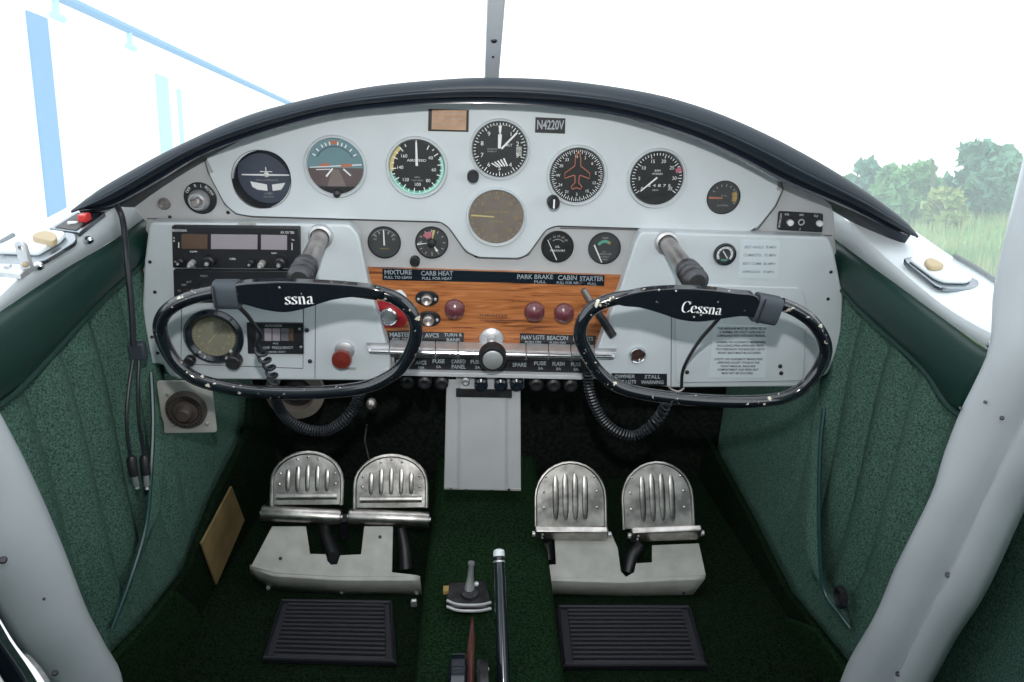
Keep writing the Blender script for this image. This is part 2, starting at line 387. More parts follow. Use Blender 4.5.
tag(MB().lathe(p, (-1, 0, 0), [(.016, -.004), (.016, .002), (.012, .004), (.011, -.002), (0, -.002)], 28).build('rubber_plug', 'black'),
    'small black round plug in the green fabric near the right door post', 'plug')
# ------------------------------------------------------------ door posts (white painted tubes)
def post(side, A, B, C, name, label, top):
    pA = smooth([PW(side, a, b, -.002) for a, b in A], 5); pB = smooth([PW(side, a, b, -.004) for a, b in B], 5); pC = smooth([PW(side, a, b, -.012) for a, b in C], 5)
    pA, pB, pC = ([q[0] + V((side * .02, -.22, .58))] + q + [V((q[-1].x, q[-1].y, .0))] if q[-1].z > .003 else [q[0] + V((side * .02, -.22, .58))] + q for q in (pA, pB, pC))
    n = 70; A_, B_, C_ = resample(pA, n), resample(pB, n), resample(pC, n); rows = []
    rows.append([p + V((side * .04, .004, 0)) for p in A_])
    for k in range(9):
        t = k / 8; bul = .030 * math.sin(math.pi * min(1, t * 1.0)) ** .7
        rows.append([a.lerp(b, t) + V((-side * bul, 0, 0)) for a, b in zip(A_, B_)])
    for k in range(1, 6) if side > 0 else ():
        t = k / 5; bul = .012 * math.sin(math.pi * t)
        rows.append([a.lerp(b, t) + V((-side * bul, 0, 0)) for a, b in zip(B_, C_)])
    rows.append([p + V((side * .012, .0, 0)) for p in (C_ if side > 0 else B_)])
    return MB().loft(rows, n)
A = [(1040, 150), (1024, 206), (1010, 262), (1003, 300), (1003, 345), (990, 378), (973, 410), (956, 454), (944, 495), (907, 565), (888, 610), (857, 660), (842, 700)]
B = [(1110, 120), (1100, 180), (1085, 250), (1075, 300), (1062, 345), (1044, 385), (1027, 420), (1004, 468), (985, 508), (948, 582), (922, 634), (900, 678), (888, 706)]
C_ = [(1150, 130), (1140, 190), (1128, 255), (1115, 310), (1100, 350), (1082, 390), (1060, 425), (1034, 470), (1015, 500), (975, 588), (945, 636), (922, 680), (908, 706)]
dp = struct(post(1, A, B, C_, 0, 0, 0).build('trim_13', 'post', solid=.004))
A = [(-60, 330), (-30, 380), (0, 432), (20, 470), (38, 510), (56, 556), (74, 605), (92, 640), (106, 662), (112, 700)]
B = [(-130, 370), (-100, 425), (-72, 475), (-50, 515), (-30, 555), (4, 600), (28, 640), (48, 665), (60, 684), (72, 705)]
C2 = [(-140, 375), (-112, 430), (-84, 480), (-62, 520), (-42, 560), (-20, 604), (2, 642), (20, 667), (34, 688), (42, 708)]
dl = struct(post(-1, A, B, C2, 0, 0, 0).build('trim_14', 'post', solid=.004))
for (px, py, side, par, r) in ((948, 575, 1, dp, .006), (898, 674, 1, dp, .006), (985, 402, 1, dp, .003), (1002, 418, 1, dp, .004), (960, 408, 1, dp, .003), (3, 560, -1, dl, .007), (55, 673, -1, dl, .006), (44, 599, -1, dl, .003)):
    p = PW(side, px, py, .008 if py > 560 and px > 800 else .030); ax = (CAM - p).normalized(); MB().lathe(p, ax, [(r * .55, -.004), (r * .55, .001), (r * .35, .002), (0, .002)], 14).build('screw', 'darkmetal', par)
# left door edge: white jamb and black rubber seal
for off, w, m, num in ((-30, 30, 'blackgloss', 15),):
    a = [(x + off, y) for x, y in [(-62, 520), (-42, 560), (-20, 604), (2, 642), (20, 667), (34, 690), (50, 715)]]
    l1 = [PW(-1, x, y, -.03) for x, y in a]; l2 = [PW(-1, x + w, y, -.03) for x, y in a]
    struct(MB().loft([l1, l2], 16).build('trim_%d' % num, m, solid=.01))
# ------------------------------------------------------------ windshield, centre post and ceiling-side glass
pb = P(491, 92, 1.12); pt = P(496.5, -2, .95); dirp = (pt - pb) / (pt.z - pb.z)
ptop = pb + dirp * (1.31 - pb.z)
wv = V((1, 0, 0)); nv = dirp.normalized().cross(wv).normalized()
mb = MB().prism([pb - wv * .0095 - dirp * .03, pb + wv * .0095 - dirp * .03, ptop + wv * .0135, ptop - wv * .0135], nv * .016)
cp = struct(mb.build('trim_17', 'post', bevel=.002))
for y_, r_ in ((36, .0042), (52, .0018)):
    p = pb.lerp(pt, (92 - y_) / 94.0); MB().lathe(p, -nv if nv.y > 0 else nv, [(r_, -.004), (r_, .0), (r_ * .8, .0012), (0, .0012)], 14).build('screw', 'darkmetal', cp)
# ============================================================ INSTRUMENT PANEL
PO = P(490, 380, YP)
panel = thing('instrument_panel', 'pale grey arched metal instrument panel spanning the cabin under the black glareshield', 'instrument panel', PO)
arch_u = [(128, 205), (134, 192), (150, 178), (200, 147), (260, 126), (330, 108), (400, 100), (450, 97), (500, 97), (560, 101), (620, 110), (690, 131), (740, 154), (790, 180), (826, 198), (834, 215)]
base_px = sm2(arch_u, 4, False) + [(835, 240), (842, 292), (840, 330), (826, 374), (815, 379), (560, 379), (412, 375), (170, 375), (150, 372), (143, 362), (140, 307), (143, 262), (146, 222)]
hole_tc = circ(261.5, 179.5, 29.3, 40)
plate(base_px, YP, .006, [hole_tc]).build('base_panel', 'panel', panel, bevel=.0012)
cov = sm2([(202, 150), (260, 128.5), (330, 110.5), (400, 102.5), (450, 99.5), (500, 99.5), (560, 103.5), (620, 112.5), (690, 133.5), (740, 156), (779, 175)], 4, False) + \
      rounded([(782, 190), (775, 206), (757, 228), (748, 231.5), (556, 225.5), (546, 229), (528, 254), (519, 258), (478, 257), (466, 251), (449, 227), (441, 221.5), (252, 216), (236, 213.5), (225, 204), (208, 172)], 5, 3)
plate(cov, YP - .009, .008, [hole_tc]).build('upper_cover', 'cover', panel, bevel=.0022)
podL = rounded([(149, 222), (350, 224.5), (359, 236), (368, 281), (391, 360), (389, 377), (382, 381), (176, 379.5), (166, 374), (164, 365), (146, 363.5), (142, 307), (144, 262)], 5, 3)
podR = rounded([(641, 231.5), (829, 237), (834, 250), (843.5, 296), (841.5, 337), (829, 374), (800, 387), (672, 388), (604, 379), (590, 375), (598, 349), (607, 323), (621, 287), (635, 243)], 5, 3)
YB = .972
plate(podL, YB, .022).build('left_equipment_box', 'pod', panel, bevel=.003, seg=3)
plate(podR, YB, .022).build('right_equipment_box', 'pod', panel, bevel=.003, seg=3)
# recessed door lines
def line(px, Y, w, name, m, par, t=.0006):
    pts = pl(px, Y); b = MB()
    b.tube(pts, w, 6, flat=.4, flatdir=(0, 1, 0)); return b.build(name, m, par)
line([(181.5, 300), (181, 364), (303, 368.5), (303.5, 305)], YB, .0008, 'panel_seam', 'groove', panel)
line([(315.5, 305), (315, 378)], YB, .0006, 'panel_seam', 'groove', panel)
door = plate(rounded([(676, 284), (801, 288), (806, 300), (804, 381), (676, 383)], 5, 3), YB - .003, .003)
gd = door.build('glovebox_door', 'pod', panel, bevel=.0012)
line([(671.5, 300), (671, 386)], YB, .0007, 'panel_seam', 'groove', panel)
for x_, y_ in ((307, 330), (310, 361), (687, 372), (780, 366), (781, 373)):
    MB().lathe(P(x_, y_, YB - .003), (0, -1, 0), [(.003, 0), (.003, .0015), (0, .0025)], 12).build('rivet', 'darkmetal', panel)
# wood insert
wd = plate([(366, 268), (500, 271.5), (621, 276), (622, 290), (598, 349), (590, 352), (392, 348), (376, 300)], YP - .006, .006)
wd.build('wood_insert', 'wood', panel)
lab = MB(); lab.text('THROTTLE', P(493, 315.5, YP - .0068), .0052, width=.040); lab.text('PUSH TO OPEN', P(493, 320.5, YP - .0068), .0035, width=.034)
lab.build('lettering', 'ink', panel)
# lower lip under the placard strip
lip = MB(); a, b = P(384, 371.5, .966), P(592, 376, .966)
lip.prism([a, b, b + V((0, 0, -.0065)), a + V((0, 0, -.0065))], (0, .034, 0)); lip.build('lower_lip', 'channel', panel, bevel=.001)
fp = plate([(456, 376), (524, 378), (524, 388), (519, 392), (460, 390), (456, 386)], .985, .004); fp.build('fuse_plate', 'channel', panel, bevel=.001)
for x_, y_ in ((155, 292), (150, 262), (152, 337), (158, 353), (831, 272), (828, 299), (476, 256), (618, 226), (170, 217)):
    MB().lathe(P(x_, y_, YB - .0002 if y_ > 258 else YP - .001), (0, -1, 0), [(.0024, 0), (.0022, .001), (0, .0016)], 12).build('screw', 'darkmetal', panel)
ol = [(202, 150), (208, 172), (225, 204.5), (236, 214), (252, 216.8), (441, 222.3), (449, 228), (466, 252), (478, 258), (519, 259), (528, 255), (546, 230), (556, 226.3), (748, 232.4), (758, 229), (776, 206), (783, 190), (780, 175)]
line(ol, YP - .0006, .0010, 'cover_gap', 'groove', panel)
line([(147, 218.5), (353, 222.6)], YP - .0004, .0009, 'panel_seam', 'groove', panel); line([(560, 228.2), (640, 230), (832, 235.6)], YP - .0004, .0009, 'panel_seam', 'groove', panel)
# ------------------------------------------------------------ glareshield
up = [(76, 207), (98, 190), (130, 171), (175, 147), (240, 118), (300, 100.5), (370, 86.5), (440, 79.5), (490, 77.5), (560, 80), (640, 91), (700, 106.5), (760, 131), (820, 162.5), (870, 194), (903, 219), (914, 232)]
lo = [(80, 210), (112, 204.5), (150, 184), (200, 154), (260, 132), (330, 113), (400, 105), (450, 102), (500, 102), (560, 106), (620, 114.5), (690, 136), (740, 158), (790, 184), (848, 207), (884, 224), (908, 235)]
YG = .93
U_ = resample(smooth(pl(up, YG), 5), 60); L_ = resample(smooth(pl(lo, YG), 5), 60)
gs = thing('glareshield', 'long black padded glareshield roll arching over the whole instrument panel', 'glareshield', P(490, 102, YG))
rows = []
for k in range(17):
    t = 2 * math.pi * k / 16
    rows.append([a.lerp(b, .40 - .40 * math.cos(t)) + V((0, -.016 * math.sin(t), 0)) for a, b in zip(U_, L_)])
MB().loft(rows, 60).build('padded_roll', 'softblack', gs)
# flange under the roll, then the deck running forward to the windshield
MB().tube([a.lerp(b, .50) + V((0, -.016, 0)) for a, b in zip(U_, L_)], .0016, 8).build('piping', 'softblack', gs)
rows = [[a.lerp(b, .74) + V((0, .004, 0)) for a, b in zip(U_, L_)], [b + V((0, .002, -.0005)) for b in L_], [b + V((0, .012, -.001)) for b in L_], [a.lerp(b, .6) + V((0, .03, 0)) for a, b in zip(U_, L_)]]
MB().loft(rows, 60).build('lower_flange', 'blackgloss', gs, solid=.002)
rows = [[a.lerp(b, .3) for a, b in zip(U_, L_)], [V((p.x, p.y + .02 + .08 * (1 - min(1, (p.x / .53) ** 2)), p.z - .028)) for p in U_], [V((p.x * (1 + .04 * abs(p.x) / .52), p.y + .03 + .185 * (1 - min(1, (p.x / .53) ** 2)), p.z - .051)) for p in U_]]
MB().loft(rows, 60).build('deck_cover', 'softblack', gs, solid=.002)
# bright crumpled foil edge showing between glareshield and panel
for xa, xb, wh in ((262, 345, 'above the attitude gauge'), (448, 545, 'above the altimeter'), (565, 672, 'above the tachometer')):
    pts = []; k = 0
    for i in range(13):
        x = xa + (xb - xa) * i / 12
        for j in range(len(lo) - 1):
            if lo[j][0] <= x <= lo[j + 1][0]:
                y = lo[j][1] + (lo[j + 1][1] - lo[j][1]) * (x - lo[j][0]) / (lo[j + 1][0] - lo[j][0])
        pts.append(P(x, y + 1.2 + random.uniform(-.4, .4), .962))
    tag(MB().tube(pts, .0016, 6).build('weather_strip', 'steel'), 'thin bright crumpled strip under the glareshield ' + wh, 'weather strip', 'strips under the glareshield')

base = [V((p.x * (1 + .05 * abs(p.x) / .52), p.y + .03 + .19 * (1 - min(1, (p.x / .53) ** 2)), p.z - .05)) for p in U_]
top = [V((-.56, .36, 1.22)), V((-.54, .36, 1.27)), V((-.42, .37, 1.31)), V((-.2, .37, 1.325)), V((0, .37, 1.33)), V((.2, .37, 1.325)), V((.42, .37, 1.31)), V((.54, .36, 1.27)), V((.56, .36, 1.22))]
bs, ts = resample(base, 30), resample(smooth(top, 5), 30)
rows = [[a.lerp(b, k / 10) + V((0, .05, .06)) * math.sin(math.pi * k / 10) for a, b in zip(bs, ts)] for k in range(11)]
M['windshield'] = glass_mat('windshield_glass', .012, .24); M['sideglass'] = glass_mat('side_glass', .012, .24)
struct(MB().loft(rows, 30).build('window_1', 'windshield'))
for side, num in ((-1, 2), (1, 3)):
    e = [r[0 if side < 0 else -1] for r in rows]; bk = [V((side * .61, -.5, .58 + .67 * i / 10)) for i in range(11)]
    struct(MB().loft([e, bk], 12).build('window_%d' % num, 'sideglass', smooth=False))
    bb = MB().prism([V((side * .56, .36, 1.24)), V((side * .6, -.5, 1.24)), V((side * .6, -.5, 1.34)), V((side * .56, .36, 1.34))], (side * .02, 0, 0))
    struct(bb.build('trim_%d' % (17 + num), 'sill'))
# ============================================================ GAUGES
GG = 'round gauges in the instrument panel'
class Gauge:
    def __init__(s, name, label, cx, cy, r, Yf, rim=.1, bez='cover', dial='dial', proud=.005, recess=0.0):
        s.c = P(cx, cy, Yf); s.R = r * mpp(s.c); s.Y = Yf; R = s.R
        s.o = thing(name, label, 'gauge', s.c, GG); ri = R * (1 - rim); s.ri = ri
        MB().ring(s.c, (0, -1, 0), [(R, -.001), (R, proud * .4), (R - (R - ri) * .35, proud), (R - (R - ri) * .6, proud), (ri, proud * .25), (ri, -.001)]).build('bezel', bez, s.o)
        s.f = Yf - .0006
        MB().lathe(s.c, (0, -1, 0), [(ri * 1.01, -.001), (ri * 1.01, .0005), (0, .0005)], 48).build('dial', dial, s.o)
        s.marks = {}
    def pt(s, u, v, d=.0004): return V((s.c.x + u * s.ri, s.f - d, s.c.z + v * s.ri))
    def mk(s, m):
        if m not in s.marks: s.marks[m] = MB()
        return s.marks[m]
    def tick(s, ang, r0, r1, w, m='white', d=.0004):
        a = rad(90 - ang); c, q = math.cos(a), math.sin(a); t = (-q * w, c * w)
        s.mk(m).add([s.pt(c * r0 + t[0], q * r0 + t[1], d), s.pt(c * r1 + t[0], q * r1 + t[1], d), s.pt(c * r1 - t[0], q * r1 - t[1], d), s.pt(c * r0 - t[0], q * r0 - t[1], d)], [(0, 1, 2, 3)])
    def arc(s, a0, a1, r0, r1, m, d=.0003):
        n = max(3, int(abs(a1 - a0) / 5)); vs = []
        for i in range(n + 1):
            a = rad(90 - (a0 + (a1 - a0) * i / n)); vs += [s.pt(math.cos(a) * r0, math.sin(a) * r0, d), s.pt(math.cos(a) * r1, math.sin(a) * r1, d)]
        s.mk(m).add(vs, [(2 * i, 2 * i + 1, 2 * i + 3, 2 * i + 2) for i in range(n)])
    def num(s, t, ang, r, size, m='white'):
        a = rad(90 - ang); s.mk(m).text(t, s.pt(math.cos(a) * r, math.sin(a) * r, .0005), size * s.ri)
    def txt(s, t, u, v, size, m='white', width=None): s.mk(m).text(t, s.pt(u, v, .0005), size * s.ri, width=None if width is None else width * s.ri)
    def poly(s, pts, m, d=.0003): s.mk(m).add([s.pt(u, v, d) for u, v in pts], [tuple(range(len(pts)))])
    def needle(s, u0, v0, u1, v1, w=.03, m='white', w1=None, name='needle'):
        w1 = w if w1 is None else w1; a = s.pt(u0, v0, .0012); b = s.pt(u1, v1, .0012); d = (b - a).normalized(); n = V((-d.z, 0, d.x))
        MB().prism([a + n * w * s.ri, b + n * w1 * s.ri, b - n * w1 * s.ri, a - n * w * s.ri], (0, -.0006, 0)).build(name, m, s.o)
    def knob(s, px, py, r, m='black', L=.016, mark=None):
        p = P(px, py, s.Y - .002); R = r * mpp(p)
        k = MB().lathe(p, (0, -1, 0), [(R * .6, 0), (R * .6, L * .3), (R, L * .35), (R * .95, L), (R * .8, L * 1.08), (0, L * 1.08)], 18).build('knob', m, s.o)
        if mark: MB().box(p + V((0, -L * 1.1, 0)), R * .25, .0006, R * 1.4).build('index_mark', mark, k)
    def done(s, glass=True):
        for m, b in s.marks.items(): b.build({'white': 'dial_markings'}.get(m, 'dial_markings'), m, s.o, smooth=False)
        if glass: MB().lathe(V((s.c.x, s.Y - .0032, s.c.z)), (0, -1, 0), [(s.ri, 0), (0, 0.0)], 40).build('glass', 'clear', s.o)
YC = YP - .0092
# turn coordinator: deep unbezelled recess
g = Gauge('turn_coordinator', 'unbezelled dark recessed gauge with small white aeroplane, leftmost of the upper row', 261.5, 179.5, 29.3, YC, .02, 'black', 'black', proud=.0006)
for ch in list(g.o.children): bpy.data.objects.remove(ch)
cup = MB(); R = g.R; dp_ = .026
cup.ring(g.c, (0, -1, 0), [(R * 1.0, .0008), (R * .985, .0008), (R * .985, -dp_), (R, -dp_)]); cup.build('recess_ring', 'black', g.o)
MB().lathe(g.c, (0, -1, 0), [(R, -dp_ - .002), (R, -dp_), (0, -dp_)], 48).build('dial', 'dialblue', g.o)
g.f = g.c.y + dp_ - .0002; g.ri = R * .97
for u0, v0, u1, v1 in ((-.88, .02, .9, .02),):
    g.poly([(u0, v0 + .02), (0, .05), (u1, v1 + .02), (u1, v1 - .02), (0, -.02), (u0, v0 - .02)], 'white')
g.poly([(-.22, .15), (.22, .15), (.22, .12), (-.22, .12)], 'white'); g.poly([(-.015, .3), (.015, .3), (.02, .1), (-.02, .1)], 'white')
g.mk('white').lathe(g.pt(0, .03, .0004), (0, -1, 0), [(R * .09, 0), (0, .002)], 18)
g.poly([(-.60, -.22), (-.02, -.33), (-.02, -.56), (-.38, -.52), (-.55, -.42)], 'white'); g.poly([(.16, -.33), (.64, -.26), (.56, -.40), (.46, -.52), (.16, -.56)], 'white')
g.txt('TURN COORDINATOR', 0, -.17, .07, 'dimwhite', .8); g.txt('2 MIN', .0, -.66, .11, 'dimwhite'); g.txt('NO PITCH', 0, -.78, .08, 'dimwhite')
g.done(False)
# attitude indicator
g = Gauge('attitude_indicator', 'artificial horizon gauge with blue sky, brown ground and orange wing bars', 335.5, 166.5, 31.3, YC, .12)
def halfdisc(v0, v1, m, d):
    n = 24; pts = []
    a0 = math.asin(max(-1, min(1, v0))); a1 = math.asin(max(-1, min(1, v1)))
    for i in range(n + 1): a = a0 + (a1 - a0) * i / n; pts.append((math.cos(a), math.sin(a)))
    for i in range(n + 1): a = a1 + (a0 - a1) * i / n; pts.append((-math.cos(a), math.sin(a)))
    g.poly(pts, m, d)
halfdisc(-.05, .995, 'sky', .0001); halfdisc(-.72, -.05, 'earth', .0001); halfdisc(-.985, -.72, 'black', .0001)
g.poly([(-.12, -.1), (.12, -.1), (.34, -.72), (-.34, -.72)], 'earth2', .0002)
g.arc(-62, 62, .70, .735, 'dialblue'); 
for a in (-60, -45, -30, -20, -10, 10, 20, 30, 45, 60): g.tick(a, .78, .9, .022)
g.arc(-9, 9, .8, .93, 'orange'); g.poly([(0, .76), (-.08, .9), (.08, .9)], 'orange', .0005)
g.poly([(-.92, -.05), (-.92, -.02), (.95, .10), (.95, .06)], 'white', .0004); g.poly([(-.7, -.13), (-.7, -.10), (-.2, -.08), (-.2, -.11)], 'white', .0004)
g.poly([(-.58, .0), (-.2, .02), (-.2, .12), (-.4, .13), (-.58, .05)], 'orange', .0007); g.poly([(.2, -.02), (.6, .0), (.6, .11), (.2, .1)], 'orange', .0007)
g.poly([(-.13, -.05), (-.38, -.34), (-.33, -.38), (-.08, -.08)], 'white', .0005); g.poly([(.3, -.06), (.55, -.3), (.52, -.34), (.26, -.1)], 'white', .0005)
MB().lathe(g.pt(0, -.98, 0), (0, -1, 0), [(g.ri * .14, 0), (g.ri * .13, .006), (0, .007)], 16).build('caging_knob', 'black', g.o); g.done()
# airspeed
g = Gauge('airspeed_indicator', 'black airspeed dial with green and yellow arcs, white needle straight up', 417, 167.5, 31, YC, .12)
g.arc(70, 250, .97, .86, 'greenm', .0002); g.arc(65, 168, .985, .90, 'teal', .0003); g.arc(168, 262, .99, .93, 'teal', .0003); g.arc(262, 322, .985, .86, 'yellow', .0003)
for i in range(24):
    a = 30 + i * 13.2; g.tick(a, .76 if i % 2 == 0 else .84, .93, .018)
for t, a in (('40', 55), ('60', 97), ('80', 140), ('100', 180), ('120', 224), ('140', 270), ('160', 312)): g.num(t, a, .62, .17)
g.txt('AIRSPEED', 0, .26, .13, width=.7); g.txt('MPH', 0, -.36, .10, 'dimwhite'); g.txt('TRUE SPEED', 0, -.47, .08, 'dimwhite')
g.tick(0, .85, .98, .02); g.needle(0, .07, 0, .90, .045, 'white', .03); g.done()
# altimeter
g = Gauge('altimeter', 'black altimeter with numbered dial and two white hands, top centre of the panel', 499.8, 149.5, 30.4, YC, .1)
for i in range(50): g.tick(i * 7.2, .80 if i % 5 == 0 else .88, .96, .014)
for i in range(10): g.num(str(i), i * 36, .68, .22)
g.poly([(-.30, -.42), (-.1, -.26), (.12, -.26), (.30, -.55), (.22, -.58), (-.18, -.58)], 'dial', .0003)
for i in range(5): g.poly([(-.32 + i * .11, -.5 + i * .045), (-.27 + i * .11, -.48 + i * .045), (-.05 + i * .09, -.62 + i * .01), (-.1 + i * .09, -.64 + i * .01)], 'white', .0005)
g.poly([(.60, -.22), (.80, -.22), (.80, .12), (.60, .12)], 'dimwhite', .0004); g.txt('29.9', .70, -.05, .10, 'ink', .17)
g.txt('ALT', .34, .16, .13); g.txt('CALIBRATED', -.28, .02, .07, 'dimwhite', .38); g.txt('20,000 FT', -.28, -.07, .07, 'dimwhite', .34)
g.txt('100 FEET', 0, .86, .06, 'dimwhite', .6)
g.needle(-.02, .05, 0, .55, .05, 'white', .07, 'hour_hand'); g.needle(.06, .04, .62, .62, .035, 'white', .03, 'minute_hand')
g.needle(0, .5, 0, .86, .015, 'white', .06, 'ten_thousand_hand'); g.knob(473, 174.5, 6, mark=None); g.done()
# vertical speed
g = Gauge('vertical_speed_indicator', 'faded brown vertical speed gauge with pale yellow needle pointing left, below the altimeter', 496.3, 217, 30.2, YC, .1, dial='dialolive')
for i in range(24): g.tick(-90 + i * 15, .86, .95, .014, 'amber')
for t, a in (('5', -45), ('10', 0), ('15', 45), ('20', 92), ('15', 135), ('10', 183), ('5', 225), ('0', -88)): g.num(t, a, .72, .2, 'amber')
g.txt('VERTICAL SPEED', 0, .18, .10, 'amber', .9); g.txt('FEET PER MIN', 0, -.16, .08, 'amber', .5)
g.needle(-.08, .02, -.92, .07, .02, 'yellow', .025); g.done()
# heading indicator
g = Gauge('heading_indicator', 'black compass dial with an orange outlined aeroplane and black knob at lower left', 577, 175.5, 30.5, YC, .115)
for i in range(72): g.tick(i * 5, .80 if i % 2 == 0 else .87, .95, .011)
for t, a in (('33', -35), ('N', -5), ('3', 22), ('6', 50), ('E', 82), ('12', 112), ('15', 145), ('S', 178), ('21', 210), ('24', 240), ('W', 270), ('30', 300)): g.num(t, a, .70, .15)
out = [(0, .93), (.06, .80), (.10, .6), (.11, .36), (.46, .1), (.46, -.1), (.12, .02), (.08, .0), (.07, -.26), (.20, -.4), (.16, -.5), (0, -.44)]
o2 = out + [(-x, y) for x, y in reversed(out[1:-1])]
pts = [g.pt(x, y, .0012) for x, y in o2]; MB().tube(pts, .0007, 6, closed=True).build('aeroplane_outline', 'orange', g.o)
g.knob(552.3, 199.5, 6.3, L=.022, mark='white'); g.done()
# tachometer
g = Gauge('tachometer', 'black engine tachometer with white needle at zero and a red mark', 656.7, 178.3, 30.2, YC, .115)
a0, a1 = -127, 125
for i in range(36): a = a0 + (a1 - a0) * i / 35; g.tick(a, .78 if i % 5 == 0 else .85, .94, .013)
for k, t in enumerate(('0', '5', '10', '15', '20', '25', '30', '35')): g.num(t, a0 + (a1 - a0) * k / 7, .66, .18)
g.arc(62, 74, .74, .96, 'pink', .0006); g.txt('RPM', 0, .28, .12); g.txt('HUNDREDS', 0, .17, .09, width=.4)
g.txt('2 4 8 7 5', .12, -.27, .15, width=.86); g.txt('HOURS', -.02, -.44, .07)
g.needle(0, .04, -.58, -.48, .03, 'white', .02); g.done()
# suction
g = Gauge('suction_gauge', 'small black gauge with an orange needle, at the right end of the upper panel', 723.5, 197.5, 17, YC, .06, dial='dialgrey', bez='black', proud=.002)
for i in range(9): g.tick(-60 + i * 22, .7, .85, .02, 'dimwhite')
g.txt('SUCTION', 0, -.5, .14, 'dimwhite', .7); g.txt('IN. HG', 0, .12, .12, 'dimwhite'); g.arc(60, 110, .55, .85, 'amber', .0003)
g.needle(-.1, -.02, -.95, 0, .04, 'orange', .06); g.done()
YL = YP - .0004
g = Gauge('ammeter', 'small dark ammeter with upright white needle, left of the four small lower gauges', 384.3, 242.3, 16.6, YL, .07, 'black', 'dialgrey', .003)
for a in (-50, -25, 25, 50): g.tick(a, .62, .82, .035, 'dimwhite')
g.arc(-60, 60, .84, .87, 'dimwhite'); g.txt('-30', -.6, .22, .2, 'dimwhite'); g.txt('30', .6, .22, .2, 'dimwhite'); g.txt('AMPERES', 0, -.42, .15, 'amber', .6)
g.needle(0, -.18, 0, .84, .05, 'white', .035); g.done()
g = Gauge('panel_clock', 'small round clock with pink and cream segments and black knob at lower left', 431.8, 242.5, 16.6, YL, .07, 'black', 'dialgrey', .003)
for i in range(12): g.tick(i * 30, .72, .88, .03, 'dimwhite')
g.arc(-50, 0, .35, .75, 'pink', .0003); g.arc(5, 16, .25, .85, 'yellow', .0005); g.txt('9', -.68, 0, .3, 'dimwhite'); g.txt('6', 0, -.68, .3, 'amber')
g.arc(-100, -94, .3, .95, 'white', .0005); g.arc(142, 156, .3, .68, 'white', .0005)
MB().lathe(g.pt(0, 0, .001), (0, -1, 0), [(g.ri * .28, 0), (g.ri * .26, .005), (0, .006)], 20).build('centre_cap', 'black', g.o)
g.knob(415.3, 259.3, 5.2, L=.012); g.done()
g = Gauge('oil_pressure_gauge', 'small black oil pressure gauge with needle slanting up left, right of the big brown gauge', 557.4, 246.6, 16.4, YL, .06, 'black', 'dial', .003)
for i, t in enumerate(('0', '20', '40', '60', '80')): g.num(t, -44 + i * 24, .70, .2, 'dimwhite')
g.arc(-40, 50, .48, .52, 'dimwhite'); g.txt('OIL', 0, 0, .19); g.txt('PRESSURE', .02, -.26, .17, width=.95)
g.needle(-.02, -.88, -.66, .48, .03, 'white', .02); g.done()
g = Gauge('oil_temperature_gauge', 'small dark oil temperature gauge with a green arc, rightmost of the small lower gauges', 604.4, 248, 16.4, YL, .05, 'black', 'dialgrey', .003)
g.arc(-62, 32, .36, .54, 'greenm', .0004); g.arc(32, 50, .36, .54, 'amber', .0004); g.txt('TEMP', 0, .66, .17, 'dimwhite'); g.txt('OIL', 0, -.24, .15, 'dimwhite')
g.txt('TEMPERATURE', 0, -.4, .15, 'dimwhite', .95); g.txt('100 DEG F', 0, -.58, .13, 'dimwhite', .7); g.txt('RANGE', 0, -.76, .13, 'dimwhite', .5)
g.needle(-.12, -.95, -.68, .22, .03, 'white', .05); g.done()
g = Gauge('air_temperature_gauge', 'tiny black gauge with white inner dial, beside the right control column', 724.7, 254.3, 11.6, YB - .0004, .28, 'blackgloss', 'dialgrey', .005)
g.arc(-130, 130, .72, .98, 'white', .0004)
for i in range(9): g.tick(-120 + i * 30, .78, .92, .03, 'ink', .0006)
g.arc(150, 210, .62, .8, 'greenm', .0004); g.needle(-.3, .45, .35, -.45, .07, 'white', .05); g.done()
# navigation indicator in the left box
g = Gauge('navigation_indicator', 'large faded khaki dial on a round black flange seen through the left yoke', 214, 336.5, 29.5, YB - .0004, .28, 'blackgloss', 'dialtan', .008)
for ch in g.o.children:
    if ch.name.startswith('bezel'): ch['label'] = 'broad black flange of the faded dial'
for i in range(36): g.tick(i * 10, .86, .95, .012, 'yellow')
for t, a in (('N', 0), ('3', 30), ('6', 60), ('E', 90), ('12', 120), ('15', 150), ('S', 180), ('21', 210), ('24', 240), ('W', 270), ('30', 300), ('33', 330)): g.num(t, a, .7, .16, 'yellow')
g.needle(-.3, -.32, .3, .36, .015, 'yellow', .01); g.knob(237, 357, 7.5, 'darkmetal', .02); g.knob(192, 358, 5.5, 'darkmetal', .014)
for q in ((200, 352), (205, 357), (231, 351), (227, 358)):
    MB().lathe(P(q[0], q[1], YB - .006), (0, -1, 0), [(.0025, 0), (.0022, .003), (0, .004)], 12).build('screw', 'steel', g.o)
g.done()
# ============================================================ SWITCHES, KNOBS, PLACARDS
def lathe_thing(name, label, cat, px, py, Y, parts, group=None, loc=None):
    c = P(px, py, Y); k = mpp(c); o = thing(name, label, cat, c, group); last = {}
    for pn, m, prof, dx, dy in parts:
        cc = c + V((dx * k, 0, -dy * k)); MB().lathe(cc, (0, -1, 0), [(r * k, h) for r, h in prof], 30).build(pn, m, o)
    return o
